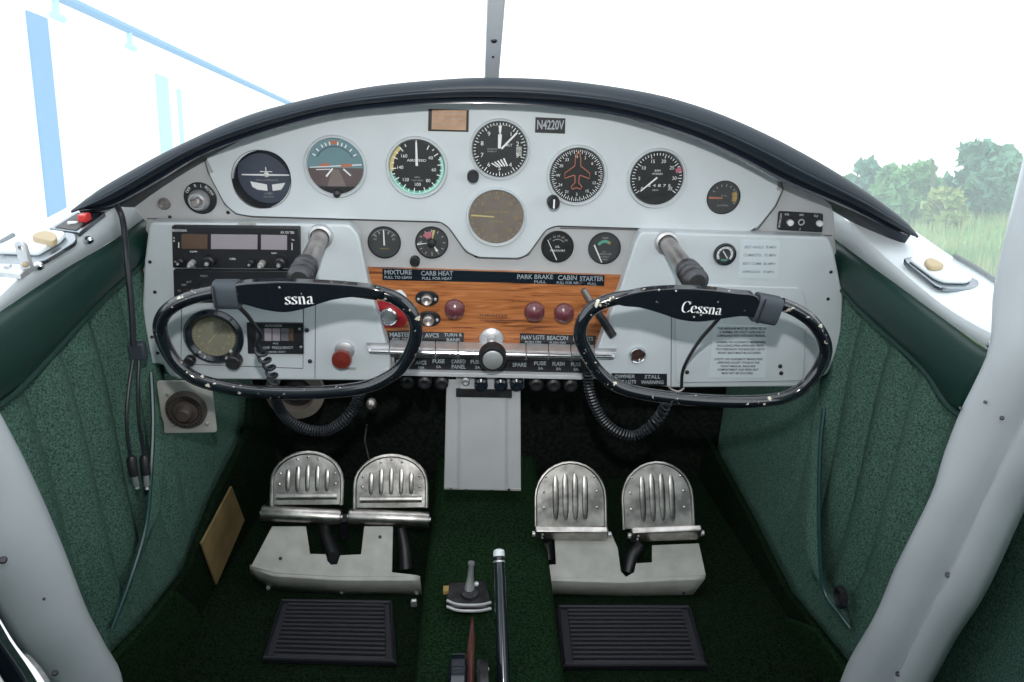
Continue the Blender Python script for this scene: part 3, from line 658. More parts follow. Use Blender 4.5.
# ignition switch
c = P(200.5, 198, YP - .0006); k = mpp(c); ig = thing('ignition_switch', 'round black and chrome ignition key switch at the upper left corner of the panel', 'switch', c)
MB().lathe(c, (0, -1, 0), [(16 * k, 0), (16 * k, .0015), (15 * k, .0025), (0, .0025)], 40).build('switch_plate', 'black', ig)
MB().lathe(c + V((-.001, 0, -.002)), (0, -1, 0), [(10.5 * k, .002), (10 * k, .008), (8 * k, .012), (6.5 * k, .012), (6 * k, .008), (0, .008)], 36).build('chrome_ring', 'steel', ig)
MB().lathe(c + V((-.001, 0, -.002)), (0, -1, 0), [(4.5 * k, .006), (4.2 * k, .02), (3 * k, .022), (0, .022)], 24).build('lock_barrel', 'shaft', ig)
tb = MB()
for t, a in (('OFF', -50), ('R', -12), ('L', 14), ('BOTH', 52)):
    q = rad(90 - a); tb.text(t, c + V((math.cos(q) * 13 * k, -.003, math.sin(q) * 13 * k)), .0052, rot=-rad(a))
tb.build('lettering', 'white', ig, smooth=False)
tag(MB().lathe(P(164.5, 203.5, YP - .0006), (0, -1, 0), [(.008, 0), (.0078, .003), (.006, .006), (.005, .006), (.0045, .003), (0, .003)], 24).build('push_button', 'shaft'), 'small dull round button left of the ignition switch', 'button')
tag(MB().lathe(P(228, 212.6, YP - .0006), (0, -1, 0), [(.0025, 0), (.002, .001), (0, .0012)], 16).build('screw', 'black'), 'tiny black screw just below the ignition switch', 'screw')
# brass data plate and registration plate
bp = thing('data_plate', 'tan metal plate in a black frame at the panel top, left of the altimeter', 'plate', P(448, 131, YC))
plate([(428.5, 109), (469, 110), (468.5, 132), (428, 131)], YC - .001, .001).build('frame', 'black', bp)
plate([(432, 109.6), (466.5, 110.5), (466, 130.3), (431.5, 129.3)], YC - .0018, .001).build('face', 'brass', bp)
b = MB(); b.text('CESSNA AIRCRAFT CO.', P(449, 114, YC - .0022), .0035, width=.036); b.text('WICHITA  KANSAS  U.S.A.', P(449, 119, YC - .0022), .003, width=.036); b.text('MODEL 140   SER. NO.', P(449, 124.5, YC - .0022), .0035, width=.036)
b.build('lettering', 'shaft', bp, smooth=False)
def placard(name, label, px, Y, m, texts, ink='label', cat='placard', t=.0008, group=None, bold=False):
    o = thing(name, label, cat, P(px[0][0], px[0][1], Y), group); plate(px, Y - t, t).build('plate', m, o)
    b = MB()
    for tt, x, y, h, w in texts:
        c = P(x, y, Y - t - .0003); kk = mpp(c); b.text(tt, c, h * kk, width=None if w is None else w * kk, bold=True)
    b.build('lettering', ink, o, smooth=False); return o
placard('registration_plate', 'small black plate reading N4220V at the upper right of the altimeter', [(535.5, 117.2), (565.5, 118.5), (565, 133.8), (535, 132.6)], YC, 'black', [('N4220V', 550.3, 125.4, 12.5, 27)], bold=True)
YW = YP - .0062
placard('control_placard', 'long black and silver label strip along the top of the wood insert', [(382.5, 268.5), (500, 271.8), (604.5, 275.5), (604.3, 286), (500, 282.5), (382.5, 280)], YW, 'blackgloss',
        [('MIXTURE', 398, 272.5, 6.5, 27), ('PULL TO LEAN', 398, 277.5, 4, 27), ('CARB HEAT', 437, 273.6, 6.5, 32), ('PULL FOR HEAT', 437, 278.6, 4, 30), ('PARK BRAKE', 535, 277, 6.5, 36), ('PULL', 540, 282, 4, 12), ('CABIN', 567.5, 278, 7, 19), ('PULL FOR AIR', 567.5, 283, 4, 22), ('STARTER', 591.5, 279, 7, 24), ('PULL', 592, 284, 4, 9)], 'greyink', cat='label strip')
placard('switch_placard', 'black MASTER and TURN & BANK label above the left row of flat switches', [(387.5, 331), (464, 333), (463.5, 344), (389, 342)], YW, 'black', [('MASTER', 400, 334.8, 6.5, 21), ('PULL ON', 400, 339.5, 4, 16), ('AVCS', 432, 335.6, 6.5, 14), ('TURN &', 453, 335, 5, 18), ('BANK', 453.5, 340, 5, 14)], cat='label strip')
placard('switch_placard', 'black NAV LGTS and BEACON label above the right row of flat switches', [(520, 333.5), (596, 336), (594.5, 347.5), (520, 345)], YW, 'black', [('NAV LGTS', 533, 337.6, 6.2, 23), ('PUSH ON', 533, 342.4, 4, 16), ('BEACON', 557.5, 338.2, 6.5, 21), ('PUSH ON', 557.5, 343, 4, 16), ('LDG LGTS', 583, 339, 6, 20), ('PUSH ON', 583, 344, 4, 14)], cat='label strip')
placard('fuse_placard', 'long black FUSE and SPARE label strip below the chrome switches', [(394, 357.5), (590, 361.5), (592, 376), (396, 371.5)], .976, 'black',
        [('FUSE', 402, 362.5, 6, 11), ('5A', 402, 367.5, 4, 5), ('AVCS', 421, 362.8, 6, 11), ('10A', 421, 367.8, 4, 6), ('FUSE', 438.5, 361.5, 6, 12), ('5A', 438.5, 367, 4, 5), ("CARB'D", 458.5, 361.6, 6, 14), ('PANEL', 458.5, 367, 6, 14), ('FUSE', 476, 362, 6, 11), ('5A', 477.5, 367.5, 4, 5),
         ('SPARE', 519.5, 365, 6, 14), ('FUSE', 540, 363.5, 6, 12), ('5A', 540.5, 368.5, 4, 5), ('FLASH', 558.5, 364, 6, 12), ('5A', 558.5, 369, 4, 5), ('FUSE', 576, 364.5, 6, 10), ('5A', 576, 369.5, 4, 5)], cat='label strip')
placard('speed_placard', 'pale grey card with four lines of faint speed figures, upper right box', [(740.5, 240), (780, 240.8), (778, 279), (737.5, 278)], YB, 'paper',
        [('BEST ANGLE  70 MPH', 760.5, 247.3, 3.8, 32), ('CLIMB/STD.  75 MPH', 759.8, 255.3, 3.8, 33), ('BEST CLIMB  80 MPH', 759, 263.8, 3.8, 33), ('APPROACH   70 MPH', 758.3, 272, 3.8, 32)], 'greyink')
placard('notice_placard', 'white notice with three paragraphs of small print behind the right yoke', [(713, 324), (768, 327), (765, 378), (709, 377)], YB - .003, 'paper',
        [('THIS AIRPLANE MUST BE OPERATED AS', 742, 328.6, 3.6, 50), ('A NORMAL OR UTILITY AIRPLANE IN', 742, 332.2, 3.6, 46), ('COMPLIANCE WITH THE FLIGHT MANUAL.', 741.5, 335.8, 3.6, 50),
         ('NORMAL: NO ACROBATIC MANEUVERS', 741, 342.3, 3.3, 50), ('INCLUDING SPINS APPROVED. WITH', 740.5, 345.8, 3.3, 47), ('TWO PERSONS IN THE REAR SEAT, BOTH', 740, 349.4, 3.3, 50), ('FRONT SEATS MUST BE OCCUPIED.', 739.5, 353, 3.3, 44),
         ('UTILITY: NO ACROBATIC MANEUVERS', 738.5, 359.3, 3.3, 49), ('APPROVED EXCEPT THOSE IN THE', 738.3, 362.8, 3.3, 43), ('FLIGHT MANUAL. BAGGAGE', 738, 366.3, 3.3, 35), ('COMPARTMENT AND REAR SEAT', 738, 369.8, 3.3, 42), ('MUST NOT BE OCCUPIED.', 737.5, 373.3, 3.3, 32)], 'ink')
placard('dimmer_placard', 'black DIMMER and STALL WARNING label at the lower left of the right box', [(611.5, 373.3), (667, 374), (667, 385.8), (611.5, 385)], YB, 'black',
        [('DIMMER', 625, 376.6, 5.5, 20), ('NOT LGTS', 625, 382, 5.5, 22), ('STALL', 652.5, 377, 5.5, 16), ('WARNING', 652.5, 382.4, 5.5, 23)], cat='label strip')
placard('blank_label', 'tiny pale paper label above the radio', [(238, 222.3), (256, 222.8), (256, 226), (238, 225.5)], YB, 'plate', [('NAV COM 1', 247, 224.2, 2.5, 14)], 'greyink', cat='label', t=.0004)
placard('blank_label', 'tiny pale label under the red knob on the left box', [(339, 367), (356, 367.4), (356, 370.4), (339, 370)], YB, 'plate', [('PRIMER', 347.5, 368.7, 2.6, 13)], 'greyink', cat='label', t=.0004)
# chrome switch bars
xs = [366, 389.5, 412.5, 435.5, 458, 526, 548.5, 571, 594.5, 617]
names = ['outermost left flat chrome switch, bent over the left box', 'flat chrome switch directly under the MASTER label', 'flat chrome switch behind the worn rim of the left yoke', 'flat chrome switch under the TURN & BANK label', 'wide chrome bar behind the throttle knob, between the switch rows',
         'flat chrome switch under the NAV LGTS label', 'flat chrome switch under the BEACON label', 'flat chrome switch behind the rim of the right yoke', 'outermost right flat chrome switch, bent over the right box']
for i in range(9):
    xa, xb = xs[i] + .5, xs[i + 1] - .5; s = lambda x: .024 * (x - 490)
    end = i in (0, 8)
    def prof(x, cut=0):
        b0 = P(x, 342.5 + s(x), .990); f0 = P(x, 349.5 + s(x), .966); f3 = P(x, 357 + s(x), .966)
        if end: b0 = P(x, 345.5 + s(x), .968)
        pts = [b0, f0 + V((0, .003, 0)), f0 + V((0, 0, -.0012))]
        for q in range(5):
            a = math.pi * q / 4; m_ = (f0 + f3) / 2; hh = (f0.z - f3.z) / 2 * .75
            pts.append(V((m_.x, m_.y - .004 * math.sin(a), m_.z + hh * math.cos(a))))
        pts.append(f3 + V((0, .003, 0))); pts.append(V((x * 0 + b0.x, b0.y if not end else b0.y, f3.z)))
        return pts
    A_, B_ = prof(xa), prof(xb); n = len(A_)
    if end:
        tip = A_ if i == 0 else B_; q = .006 * (1 if i == 0 else -1)
        for j in range(2, n): tip[j] = tip[j] + V((q * (j - 1) / n * 1.6, 0, 0))
    mb = MB(); mb.add(A_ + B_, [(j, (j + 1) % n, n + (j + 1) % n, n + j) for j in range(n)] + [tuple(range(n - 1, -1, -1)), tuple(range(n, 2 * n))])
    w = thing('rocker_switch' if i != 4 else 'trim_bar', names[i], 'switch' if i != 4 else 'bar', (A_[0] + B_[0]) / 2, 'flat chrome switches in a row' if i != 4 else None)
    mb.build('switch_tab' if i != 4 else 'bar_body', 'steel', w, bevel=.0006)
    ch = MB(); pA, pB = P(xa + .3 + (4 if i == 0 else 0), 353.8 + s(xa), .9615), P(xb - .3 - (4 if i == 8 else 0), 353.8 + s(xb), .9615); ch.tube([pA, pB], .0030, 10); ch.build('chrome_edge', 'chrome', w)
# fuse caps below
for i, (x_, y_, r_, m, lb) in enumerate(((408, 379, 7, 'black', 'black fuse cap furthest left, beneath the rim of the left yoke'), (425, 379.5, 7, 'black', 'black fuse cap second from the left end of the row'), (442, 380, 7, 'black', 'black fuse cap just left of the pale bracket'),
        (465.7, 378, 4.5, 'steel', 'small silver fuse cap on the pale bracket'), (481, 381.5, 7.2, 'blackgloss', 'black fuse cap on the bracket, left of the throttle'), (500.6, 382, 7.2, 'blackgloss', 'black fuse cap on the bracket right under the throttle'), (516.5, 381.5, 7.2, 'blackgloss', 'black fuse cap at the right end of the pale bracket'),
        (536, 381.5, 7, 'black', 'black fuse cap just right of the pale bracket'), (553, 382, 7, 'black', 'black fuse cap second from the right end of the row'), (570, 382.5, 7, 'black', 'black fuse cap at the right end, beside the right yoke'))):
    lathe_thing('fuse_holder', lb, 'fuse cap', x_, y_, .986, [('cap', m, [(r_ * .7, -.006), (r_ * .7, .001), (r_, .002), (r_ * .95, .012), (r_ * .6, .014), (0, .013)], 0, 0)], 'fuse caps under the placard strip')
# throttle
th = thing('throttle', 'central throttle with black knurled knob and round silver face', 'throttle', P(492.5, 358, .93))
c = P(491.5, 339, YP - .0064); k = mpp(c)
MB().lathe(c, (0, -1, 0), [(12.2 * k, 0), (12 * k, .002), (9 * k, .005), (5 * k, .006), (4.5 * k, .016), (0, .016)], 40).build('escutcheon', 'steel', th)
c2 = P(492.7, 359.5, .925); k2 = mpp(c2)
MB().tube([c + V((0, -.01, 0)), c2 + V((0, .01, 0))], .0042, 14).build('throttle_rod', 'chrome', th)
kn = []; 
MB().lathe(c2, (0, -1, 0), [(7 * k2, -.02), (13.6 * k2, -.018), (14.2 * k2, -.014), (14 * k2, -.002), (12.5 * k2, .001), (10.5 * k2, .001), (10.3 * k2, -.001), (0, -.001)], 44).build('knob', 'black', th)
MB().lathe(c2 + V((0, -.0002, -.0006)), (0, -1, 0), [(10.2 * k2, -.002), (10 * k2, .001), (9 * k2, .0016), (0, .0016)], 40).build('knob_face', 'steel', th)
# maroon knobs
for x_, y_, lb in ((455, 303.8, 'maroon push-pull knob on the wood insert, left of the throttle lettering'), (533.5, 306.3, 'maroon push-pull knob right of the throttle lettering'), (562.5, 307.8, 'maroon push-pull knob next to the starter lever')):
    lathe_thing('push_pull_control', lb, 'knob', x_, y_, YP - .0062, [('rod', 'steel', [(3, 0), (3, .012)], 0, 0), ('knob_cap', 'maroon', [(5, .010), (9.2, .014), (10.2, .018), (9.6, .023), (6.5, .027), (0, .029)], 0, 0)], 'maroon push-pull knobs')
lathe_thing('primer_control', 'brick red pull knob on the left box beside the wood insert', 'knob', 344, 353, YB - .0002, [('collar', 'steel', [(10, 0), (9.5, .003), (6, .005)], 1, -3), ('rod', 'steel', [(3.5, 0), (3.5, .014)], 0.5, -1), ('knob_cap', 'redknob', [(6, .012), (9.2, .014), (10, .018), (9.2, .024), (0, .026)], 0, 0)])
lathe_thing('dimmer_socket', 'round chrome rimmed hole with dark lens above the DIMMER label', 'socket', 637.3, 354.5, YB - .0002, [('rim', 'chrome', [(9, 0), (8.8, .003), (7.6, .005), (6.8, .004), (6.6, .001)], 0, 0), ('lens', 'lens', [(6.6, 0), (6.4, .0015), (0, .003)], 0, 0)])
# red master plate
ms = thing('valve_switch', 'red plate with a chrome ringed button behind the left yoke rim', 'switch', P(390, 314, YW))
plate(rounded([(376, 303), (384, 300), (399, 301), (408, 318), (404, 327.5), (383, 328)], 3, 2), YW - .003, .003).build('red_plate', 'redplate', ms, bevel=.0008)
c = P(388.7, 315.7, YW - .003); k = mpp(c)
MB().ring(c, (0, -1, 0), [(9.3 * k, 0), (9 * k, .006), (7.6 * k, .007), (7.2 * k, .003), (7.2 * k, 0)], 36).build('chrome_ring', 'chrome', ms)
MB().lathe(c, (0, -1, 0), [(7.2 * k, 0), (7 * k, .003), (0, .004)], 30).build('button', 'steel', ms)
plate(rounded([(391, 292.5), (401, 290), (407, 297), (406, 302), (394, 301)], 2, 2), YW - .004, .004).build('white_tab', 'sill', ms, bevel=.0006)
for x_, y_, lb in ((427, 298.5, 'upper of two black oval plates with grey centre caps'), (428.8, 319, 'lower of two black oval plates, partly behind the yoke rim')):
    c = P(x_, y_, YW); k = mpp(c); o = thing('jack_socket', lb, 'socket', c, 'oval sockets on the wood insert')
    plate(rounded([(x_ - 12, y_ - 3), (x_ - 6, y_ - 7.5), (x_ + 6, y_ - 7), (x_ + 12, y_ - 2.5), (x_ + 11.5, y_ + 4), (x_ + 5, y_ + 7.8), (x_ - 5, y_ + 7.3), (x_ - 11.5, y_ + 3.6)], 3, 2), YW - .003, .003).build('oval_plate', 'black', o, bevel=.0008)
    MB().lathe(c + V((0, -.003, 0)), (0, -1, 0), [(5.8 * k, 0), (5.4 * k, .006), (4 * k, .008), (2 * k, .007), (0, .006)], 24).build('centre_cap', 'shaft', o)
    for d in (-8.4, 8.4): MB().lathe(c + V((d * k, -.003, 0)), (0, -1, 0), [(1.7 * k, 0), (1.5 * k, .001), (0, .0016)], 10).build('screw', 'steel', o)
sl = thing('starter_control', 'slim starter lever with a pale tip slanting behind the right yoke rim', 'lever', P(598, 312, .985))
a, b_, d_ = P(583, 289, .980), P(589.5, 300, .978), P(613, 336, .968)
MB().tube([a, b_], [.0042, .0050], 12).build('tip', 'shaft', sl); MB().tube([b_, d_], [.0046, .0062], 12).build('shaft', 'black', sl)
# ------------------------------------------------------------ radios
rd = thing('radio', 'black navigation and communication radio with three wide display windows', 'radio', P(236, 268, YB))
plate([(171.5, 226.2), (299.3, 227.6), (300, 268.5), (172.5, 267.8)], YB - .010, .010).build('housing', 'black', rd, bevel=.0012)
for px_, m in (([(181.5, 234), (207.5, 234.3), (207.5, 249), (181.5, 248.8)], 'lcdb'), ([(211, 234.3), (257.5, 234.8), (257.3, 249.3), (211, 249)], 'lcd'), ([(261, 234.8), (287, 235.2), (287, 250), (261, 249.5)], 'lcd')):
    plate(px_, YB - .0108, .001).build('display_window', m, rd)
tb = MB(); Yt = YB - .0104
for t, x, y, h, w in (('BENDIX/KING', 179.5, 230.6, 3.6, 14), ('KX 125 TSO', 287.5, 232.6, 3.4, 13), ('COMM', 193.5, 251.8, 2.6, 7), ('NAV', 274, 253.2, 2.6, 5), ('OBS', 232.5, 259, 3, 6), ('PULL', 176.5, 262, 2.4, 4), ('TEST', 193, 267, 2, 5), ('A', 174, 238, 3, None), ('B', 174, 241, 3, None), ('VOL', 293, 240, 2.4, 3)):
    c = P(x, y, Yt); tb.text(t, c, h * mpp(c), width=None if w is None else w * mpp(c))
for q in ((178.7, 242.5, 178.7, 247.8), (292, 243, 292, 250)): tb.tube([P(q[0], q[1], Yt), P(q[2], q[3], Yt)], .0006, 6)
tb.build('lettering', 'white', rd, smooth=False)
for x_, y_, r_, m in ((182.5, 260, 3.6, 'black'), (193, 262.5, 3.2, 'dimwhite'), (210.8, 260, 6.2, 'black'), (252.5, 261, 3.6, 'black'), (262.5, 263.2, 3.4, 'dimwhite'), (281.5, 261.5, 6.2, 'black')):
    c = P(x_, y_, YB - .010); k = mpp(c); kb = MB().lathe(c, (0, -1, 0), [(r_ * k, 0), (r_ * .9 * k, .010), (r_ * .6 * k, .011), (r_ * .5 * k, .017), (0, .018)], 20).build('knob', m, rd)
    if r_ > 3.5: MB().lathe(c + V((0, -.018, 0)), (0, -1, 0), [(r_ * .35 * k, -.001), (r_ * .3 * k, .001), (0, .0012)], 12).build('knob_cap', 'steel', kb)
ts = thing('transponder', 'plain black lower radio unit partly behind the left yoke bar', 'radio', P(236, 305, YB))
plate([(173, 270.3), (300, 271), (300.5, 303), (174, 302.5)], YB - .008, .008).build('housing', 'black', ts, bevel=.001)
tb = MB()
for t, x, y, h, w in (('SBY', 184, 285, 3, 5), ('ALT', 189, 282, 3, 5), ('IDENT', 204, 276, 2.6, 7), ('ON', 193, 290, 3, 4), ('TST', 180, 291, 3, 5), ('7', 240, 285, 6, None), ('2', 252, 285, 6, None)):
    c = P(x, y, YB - .0084); tb.text(t, c, h * mpp(c), width=None if w is None else w * mpp(c))
tb.build('lettering', 'dimwhite', ts, smooth=False)
for x_, y_ in ((186, 292), (205, 287)): MB().lathe(P(x_, y_, YB - .008), (0, -1, 0), [(.006, 0), (.005, .010), (0, .011)], 18).build('knob', 'darkmetal', ts)
fr = placard('frequency_counter', 'small black unit with grey windows and FREQUENCY lettering behind the left cord', [(246.5, 323), (303, 323.5), (303.5, 354), (248, 353.5)], YB, 'black', [('ALTI-CODE', 273.5, 325.8, 3.2, 17), ('MHZ', 275.5, 343.5, 2.4, 5), ('UHF  FREQUENCY', 278, 347.8, 4, 30), ('CHANNEL SELECT', 276, 352, 2.8, 19)], cat='radio', t=.004)
for xa, xb, m in ((256, 263.5, 'dialgrey'), (264.5, 271.5, 'lcd'), (272.5, 280, 'lcd'), (281, 288.5, 'lcd2'), (289, 293.5, 'lcdb')):
    plate([(xa, 328.5), (xb, 328.6), (xb, 341), (xa, 340.8)], YB - .0046, .001).build('counter_window', m, fr)
for x_, y_ in ((299.5, 329), (301, 347)): MB().lathe(P(x_, y_, YB - .004), (0, -1, 0), [(.002, 0), (.0016, .001), (0, .0013)], 10).build('screw', 'steel', fr)
# intercom
ic = thing('intercom', 'small black intercom plate with two white knobs at the right end of the panel', 'intercom', P(801, 232, YP))
plate(rounded([(779, 211.2), (823.5, 213.8), (822.5, 232.6), (814, 232), (777.3, 229.8)], 2, 2), YP - .003, .003).build('face_plate', 'black', ic, bevel=.0006)
for x_, y_ in ((789.6, 222.3), (818.9, 223)): MB().lathe(P(x_, y_, YP - .003), (0, -1, 0), [(.0042, 0), (.004, .005), (.002, .006), (0, .005)], 18).build('knob', 'white', ic)
c = P(801, 222, YP - .003); MB().ring(c, (0, -1, 0), [(.0045, 0), (.0045, .002), (.003, .002), (.003, 0)], 24).build('phone_jack', 'steel', ic)
tb = MB()
for t, x, y, h, w, r_ in (('VOL', 787, 214.5, 3, 5, 0), ('ISO', 801.5, 215, 3, 4, 0), ('SQ', 816, 216, 3, 4, 0), ('1', 800, 229.3, 4, None, 0), ('INTERCOM', 780.3, 220.5, 2.6, 14, math.pi / 2)):
    c = P(x, y, YP - .0034); tb.text(t, c, h * mpp(c), width=None if w is None else w * mpp(c), rot=r_)
tb.build('lettering', 'white', ic, smooth=False)
# ============================================================ YOKES
def stroke(mb, paths, o, k, Y, nib=(.085, .02), rot=0.0):
    """broad-nib lettering: each path is a polyline in letter units; thick verticals, thin horizontals"""
    cr, sr = math.cos(rot), math.sin(rot)
    for path in paths:
        pts = smooth([V((x, y, 0)) for x, y in path], 5) if len(path) > 2 else [V((x, y, 0)) for x, y in path]
        vs = []
        for p in pts:
            for sg in (-1, 1):
                x, y = p.x + sg * nib[0], p.y + sg * nib[1]
                vs.append(V((o.x + (x * cr - y * sr) * k, Y, o.z + (x * sr + y * cr) * k)))
        mb.add(vs, [(2 * i, 2 * i + 1, 2 * i + 3, 2 * i + 2) for i in range(len(pts) - 1)])
LET = {
 'C': (.95, [[(.78, .95), (.60, 1.12), (.36, 1.10), (.16, .85), (.10, .45), (.18, .10), (.42, -.05), (.70, .02), (.85, .2)], [(.78, 1.1), (.78, .85)]]),
 'e': (.68, [[(.12, .40), (.52, .42), (.48, .64), (.32, .72), (.14, .60), (.08, .34), (.16, .08), (.34, -.02), (.56, .12)]]),
 's': (.58, [[(.46, .58), (.34, .71), (.16, .66), (.12, .52), (.26, .38), (.42, .26), (.42, .08), (.26, -.02), (.08, .06)], [(.46, .7), (.46, .54)], [(.07, .16), (.07, -.02)]]),
 'n': (.76, [[(.02, .68), (.16, .68)], [(.16, .70), (.16, .0)], [(.17, .52), (.32, .70), (.48, .68), (.54, .5)], [(.54, .52), (.54, 0)], [(.03, 0), (.29, 0)], [(.42, 0), (.68, 0)]]),
 'a': (.66, [[(.12, .58), (.26, .71), (.42, .64), (.44, .45)], [(.44, .5), (.44, .1), (.54, .0), (.6, .04)], [(.43, .42), (.20, .36), (.08, .18), (.18, -.01), (.34, .02), (.44, .16)]]),
}
def word(mb, s, p0, k, Y, rot, nib=(.085, .02)):
    x = 0
    for ch in s:
        w, paths = LET[ch]; o = V((p0.x + x * k * math.cos(rot), Y, p0.z + x * k * math.sin(rot)))
        stroke(mb, paths, o, k, Y, nib, rot); x += w
YY = .79
def yoke(label, rim_px, hub_px, topline, axis_px, ring_px, coup_px, wordinfo, cuff, chips):
    c = P(axis_px[0], axis_px[1], YY); o = thing('control_yoke', label, 'control yoke', c, 'pair of control yokes')
    pts = smooth(pl(rim_px, YY), 7); MB().tube(pts, .0077, 16, closed=False).build('wheel_rim', 'wheelrim', o)
    hub = MB(); front = pl(sm2(hub_px, 4, True), YY - .010); hub.prism(front, (0, .014, 0)); hub.build('hub_bar', 'enamel', o, bevel=.004, seg=3)
    MB().tube(smooth(pl(topline, YY), 6), .0072, 14).build('top_tube', 'enamel', o)
    # shaft from the panel box to the hub
    p0 = P(ring_px[0], ring_px[1], YB); rr = .0145
    MB().ring(p0, (0, -1, 0), [(.0165, -.001), (.0155, .007), (.0125, .009), (.0115, .002), (.0115, -.001)], 32).build('bearing_collar', 'steel', o)
    pend = V((p0.x, YY + .012, p0.z + (P(coup_px[0], coup_px[1], YY + .02).z - p0.z) * 1.0)); pend = P(coup_px[0], coup_px[1], YY + .03)
    MB().tube([p0 + V((0, .006, 0)), p0 + (pend - p0) * .9], .0108, 20).build('shaft', 'shaft', o)
    a = p0 + (pend - p0) * .72; d = (pend - a); q = [a + d * t for t in (0, .06, .3, .38, .62, .7, .94, 1.0, 1.15)]
    MB().tube(q, [.009, .0145, .0150, .0125, .0155, .0125, .0150, .0150, .010], 20).build('shaft_coupling', 'darkmetal', o)
    tb = MB(); s, x, y, k, rot = wordinfo; pp = P(x, y, YY - .0103); word(tb, s, pp, k * mpp(pp), YY - .0104, rot); tb.build('lettering', 'white', o, smooth=False)
    for x, y in chips: MB().lathe(P(x, y, YY - .010), (0, -1, 0), [(.0013, 0), (.001, .0006), (0, .0008)], 8).build('rivet', 'steel', o)
    # cuff (push-to-talk strap)
    (x0, y0), (x1, y1), w = cuff; a, b = P(x0, y0, YY), P(x1, y1, YY); d = b - a
    ku = thing('rubber_cuff', 'grey rubber cuff with a transmit button wrapped round the top bar of the %s yoke' % ('left' if x0 < 500 else 'right'), 'cuff', (a + b) / 2, 'rubber cuffs on the yokes')
    mb = MB(); n = d.normalized(); up = V((0, 1, 0)).cross(n).normalized()
    prof = []
    for kx in range(24):
        t = 2 * math.pi * kx / 24; e = lambda v: math.copysign(abs(v) ** .6, v)
        prof.append((e(math.cos(t)) * .0125, e(math.sin(t)) * w))
    vs = [a + V((0, u, 0)) + up * v for u, v in prof] + [b + V((0, u, 0)) + up * v for u, v in prof]
    mb.add(vs, [(i, (i + 1) % 24, 24 + (i + 1) % 24, 24 + i) for i in range(24)] + [tuple(range(23, -1, -1)), tuple(range(24, 48))])
    mb.build('cuff_body', 'rubber', ku, bevel=.0012)
    m_ = MB(); g_ = a + (b - a) * .12 + V((0, -.013, 0)); m_.prism([g_ + up * w * .9, g_ + d * .05 + up * w * .9, g_ + d * .05 - up * w * .9, g_ - up * w * .9], (0, -.001, 0)); m_.build('seam_tab', 'black', ku)
    return o
rimL = [(214, 292), (196, 296), (178, 303), (165, 313), (160, 326), (163, 341), (172, 358), (184, 371), (199, 380), (222, 386.5), (255, 391.5), (300, 393), (345, 390.5), (372, 385), (395, 373), (408, 357), (415, 339), (415.5, 323), (409, 309), (395, 298), (376, 291.5)]
hubL = [(238, 284), (275, 282), (310, 283), (345, 285), (374, 288.5), (385, 294), (372, 298), (352, 297.5), (330, 301), (308, 308), (288, 312.5), (268, 311), (248, 306), (236, 302), (234, 290)]
yoke('left control yoke with chipped black rim, showing only the letters ssna', rimL, hubL, [(212, 292.5), (240, 289.5), (275, 288), (315, 288.5), (350, 290.5), (378, 294)], (288, 295), (321, 236), (300, 278),
     ('ssna', 285.2, 304.2, 11.2, .02), ((215.5, 294), (240, 294), .0158), [(279.5, 287.5)])
rimR = [(781, 304), (796, 310.5), (811, 321), (822, 336), (825.5, 351), (820, 367), (808, 383), (795, 393), (778, 399), (750, 401.5), (715, 401), (680, 398.5), (645, 394), (617, 386), (598, 371), (586, 352), (580, 336), (583, 320), (594, 307), (612, 299.5), (634, 296)]
hubR = [(612, 300), (640, 292), (672, 289), (705, 289.5), (735, 293), (758, 297), (760, 317), (742, 316.5), (722, 319), (700, 322), (680, 320), (660, 313.5), (640, 308), (622, 306)]
yoke('right control yoke with the full white name on its black hub bar', rimR, hubR, [(632, 297.5), (655, 295.5), (685, 294.5), (715, 296.5), (745, 300), (782, 305.5)], (700, 303), (666, 242), (696, 281),
     ('Cessna', 680.8, 311.5, 9.9, -.085), ((754, 306.5), (777, 311), .0165), [(659, 290), (676, 291), (694, 317), (701, 315), (729, 291)])
# ============================================================ CORDS
def coil(path, R, turns, per=12):
    pts = resample(path, turns * per + 1); out = []; up = None
    for i, p in enumerate(pts):
        a, b = pts[max(0, i - 1)], pts[min(len(pts) - 1, i + 1)]; t = (b - a).normalized()
        if up is None: up = t.orthogonal().normalized()
        w = t.cross(up).normalized(); up = w.cross(t).normalized(); q = 2 * math.pi * i / per
        out.append(p + (w * math.cos(q) + up * math.sin(q)) * R)
    return out
def PY(l): return [P(a, b, y) for a, b, y in l]
cd = thing('coiled_cable', 'black coiled cord hanging from the cuff of the left yoke', 'cord', P(265, 345, .84), 'coiled cords under the yokes')
MB().tube(smooth(PY([(238, 306, .80), (247, 315, .815), (255, 326, .83), (261, 335, .84), (257, 343, .845), (260, 350, .85)]), 6), .0026, 8).build('straight_lead', 'cord', cd)
MB().tube(coil(smooth(PY([(260, 349, .85), (264, 358, .86), (270, 368, .87), (273, 380, .88), (276, 394, .89)]), 5), .0058, 6), .0022, 7).build('loose_coil', 'cord', cd)
MB().tube(coil(smooth(PY([(274, 392, .89), (279, 408, .90), (291, 422, .905), (309, 430, .91), (328, 430, .91), (344, 420, .91), (355, 406, .92), (361, 390, .93)]), 6), .0062, 46, 10), .0017, 6).build('tight_coil', 'cord', cd)
cd = thing('coiled_cable', 'black coiled cord drooping in a U below the right yoke', 'cord', P(630, 440, .9), 'coiled cords under the yokes')
MB().tube(coil(smooth(PY([(587, 372, .95), (589, 388, .94), (594, 404, .93), (604, 421, .92), (618, 432, .91), (635, 435, .905), (650, 427, .90)]), 6), .0060, 34, 10), .0018, 6).build('tight_coil', 'cord', cd)
MB().tube(coil(smooth(PY([(649, 428, .90), (657, 419, .90), (664, 409, .89), (669, 396, .885)]), 6), .0064, 8, 12), .0019, 6).build('loose_coil', 'cord', cd)
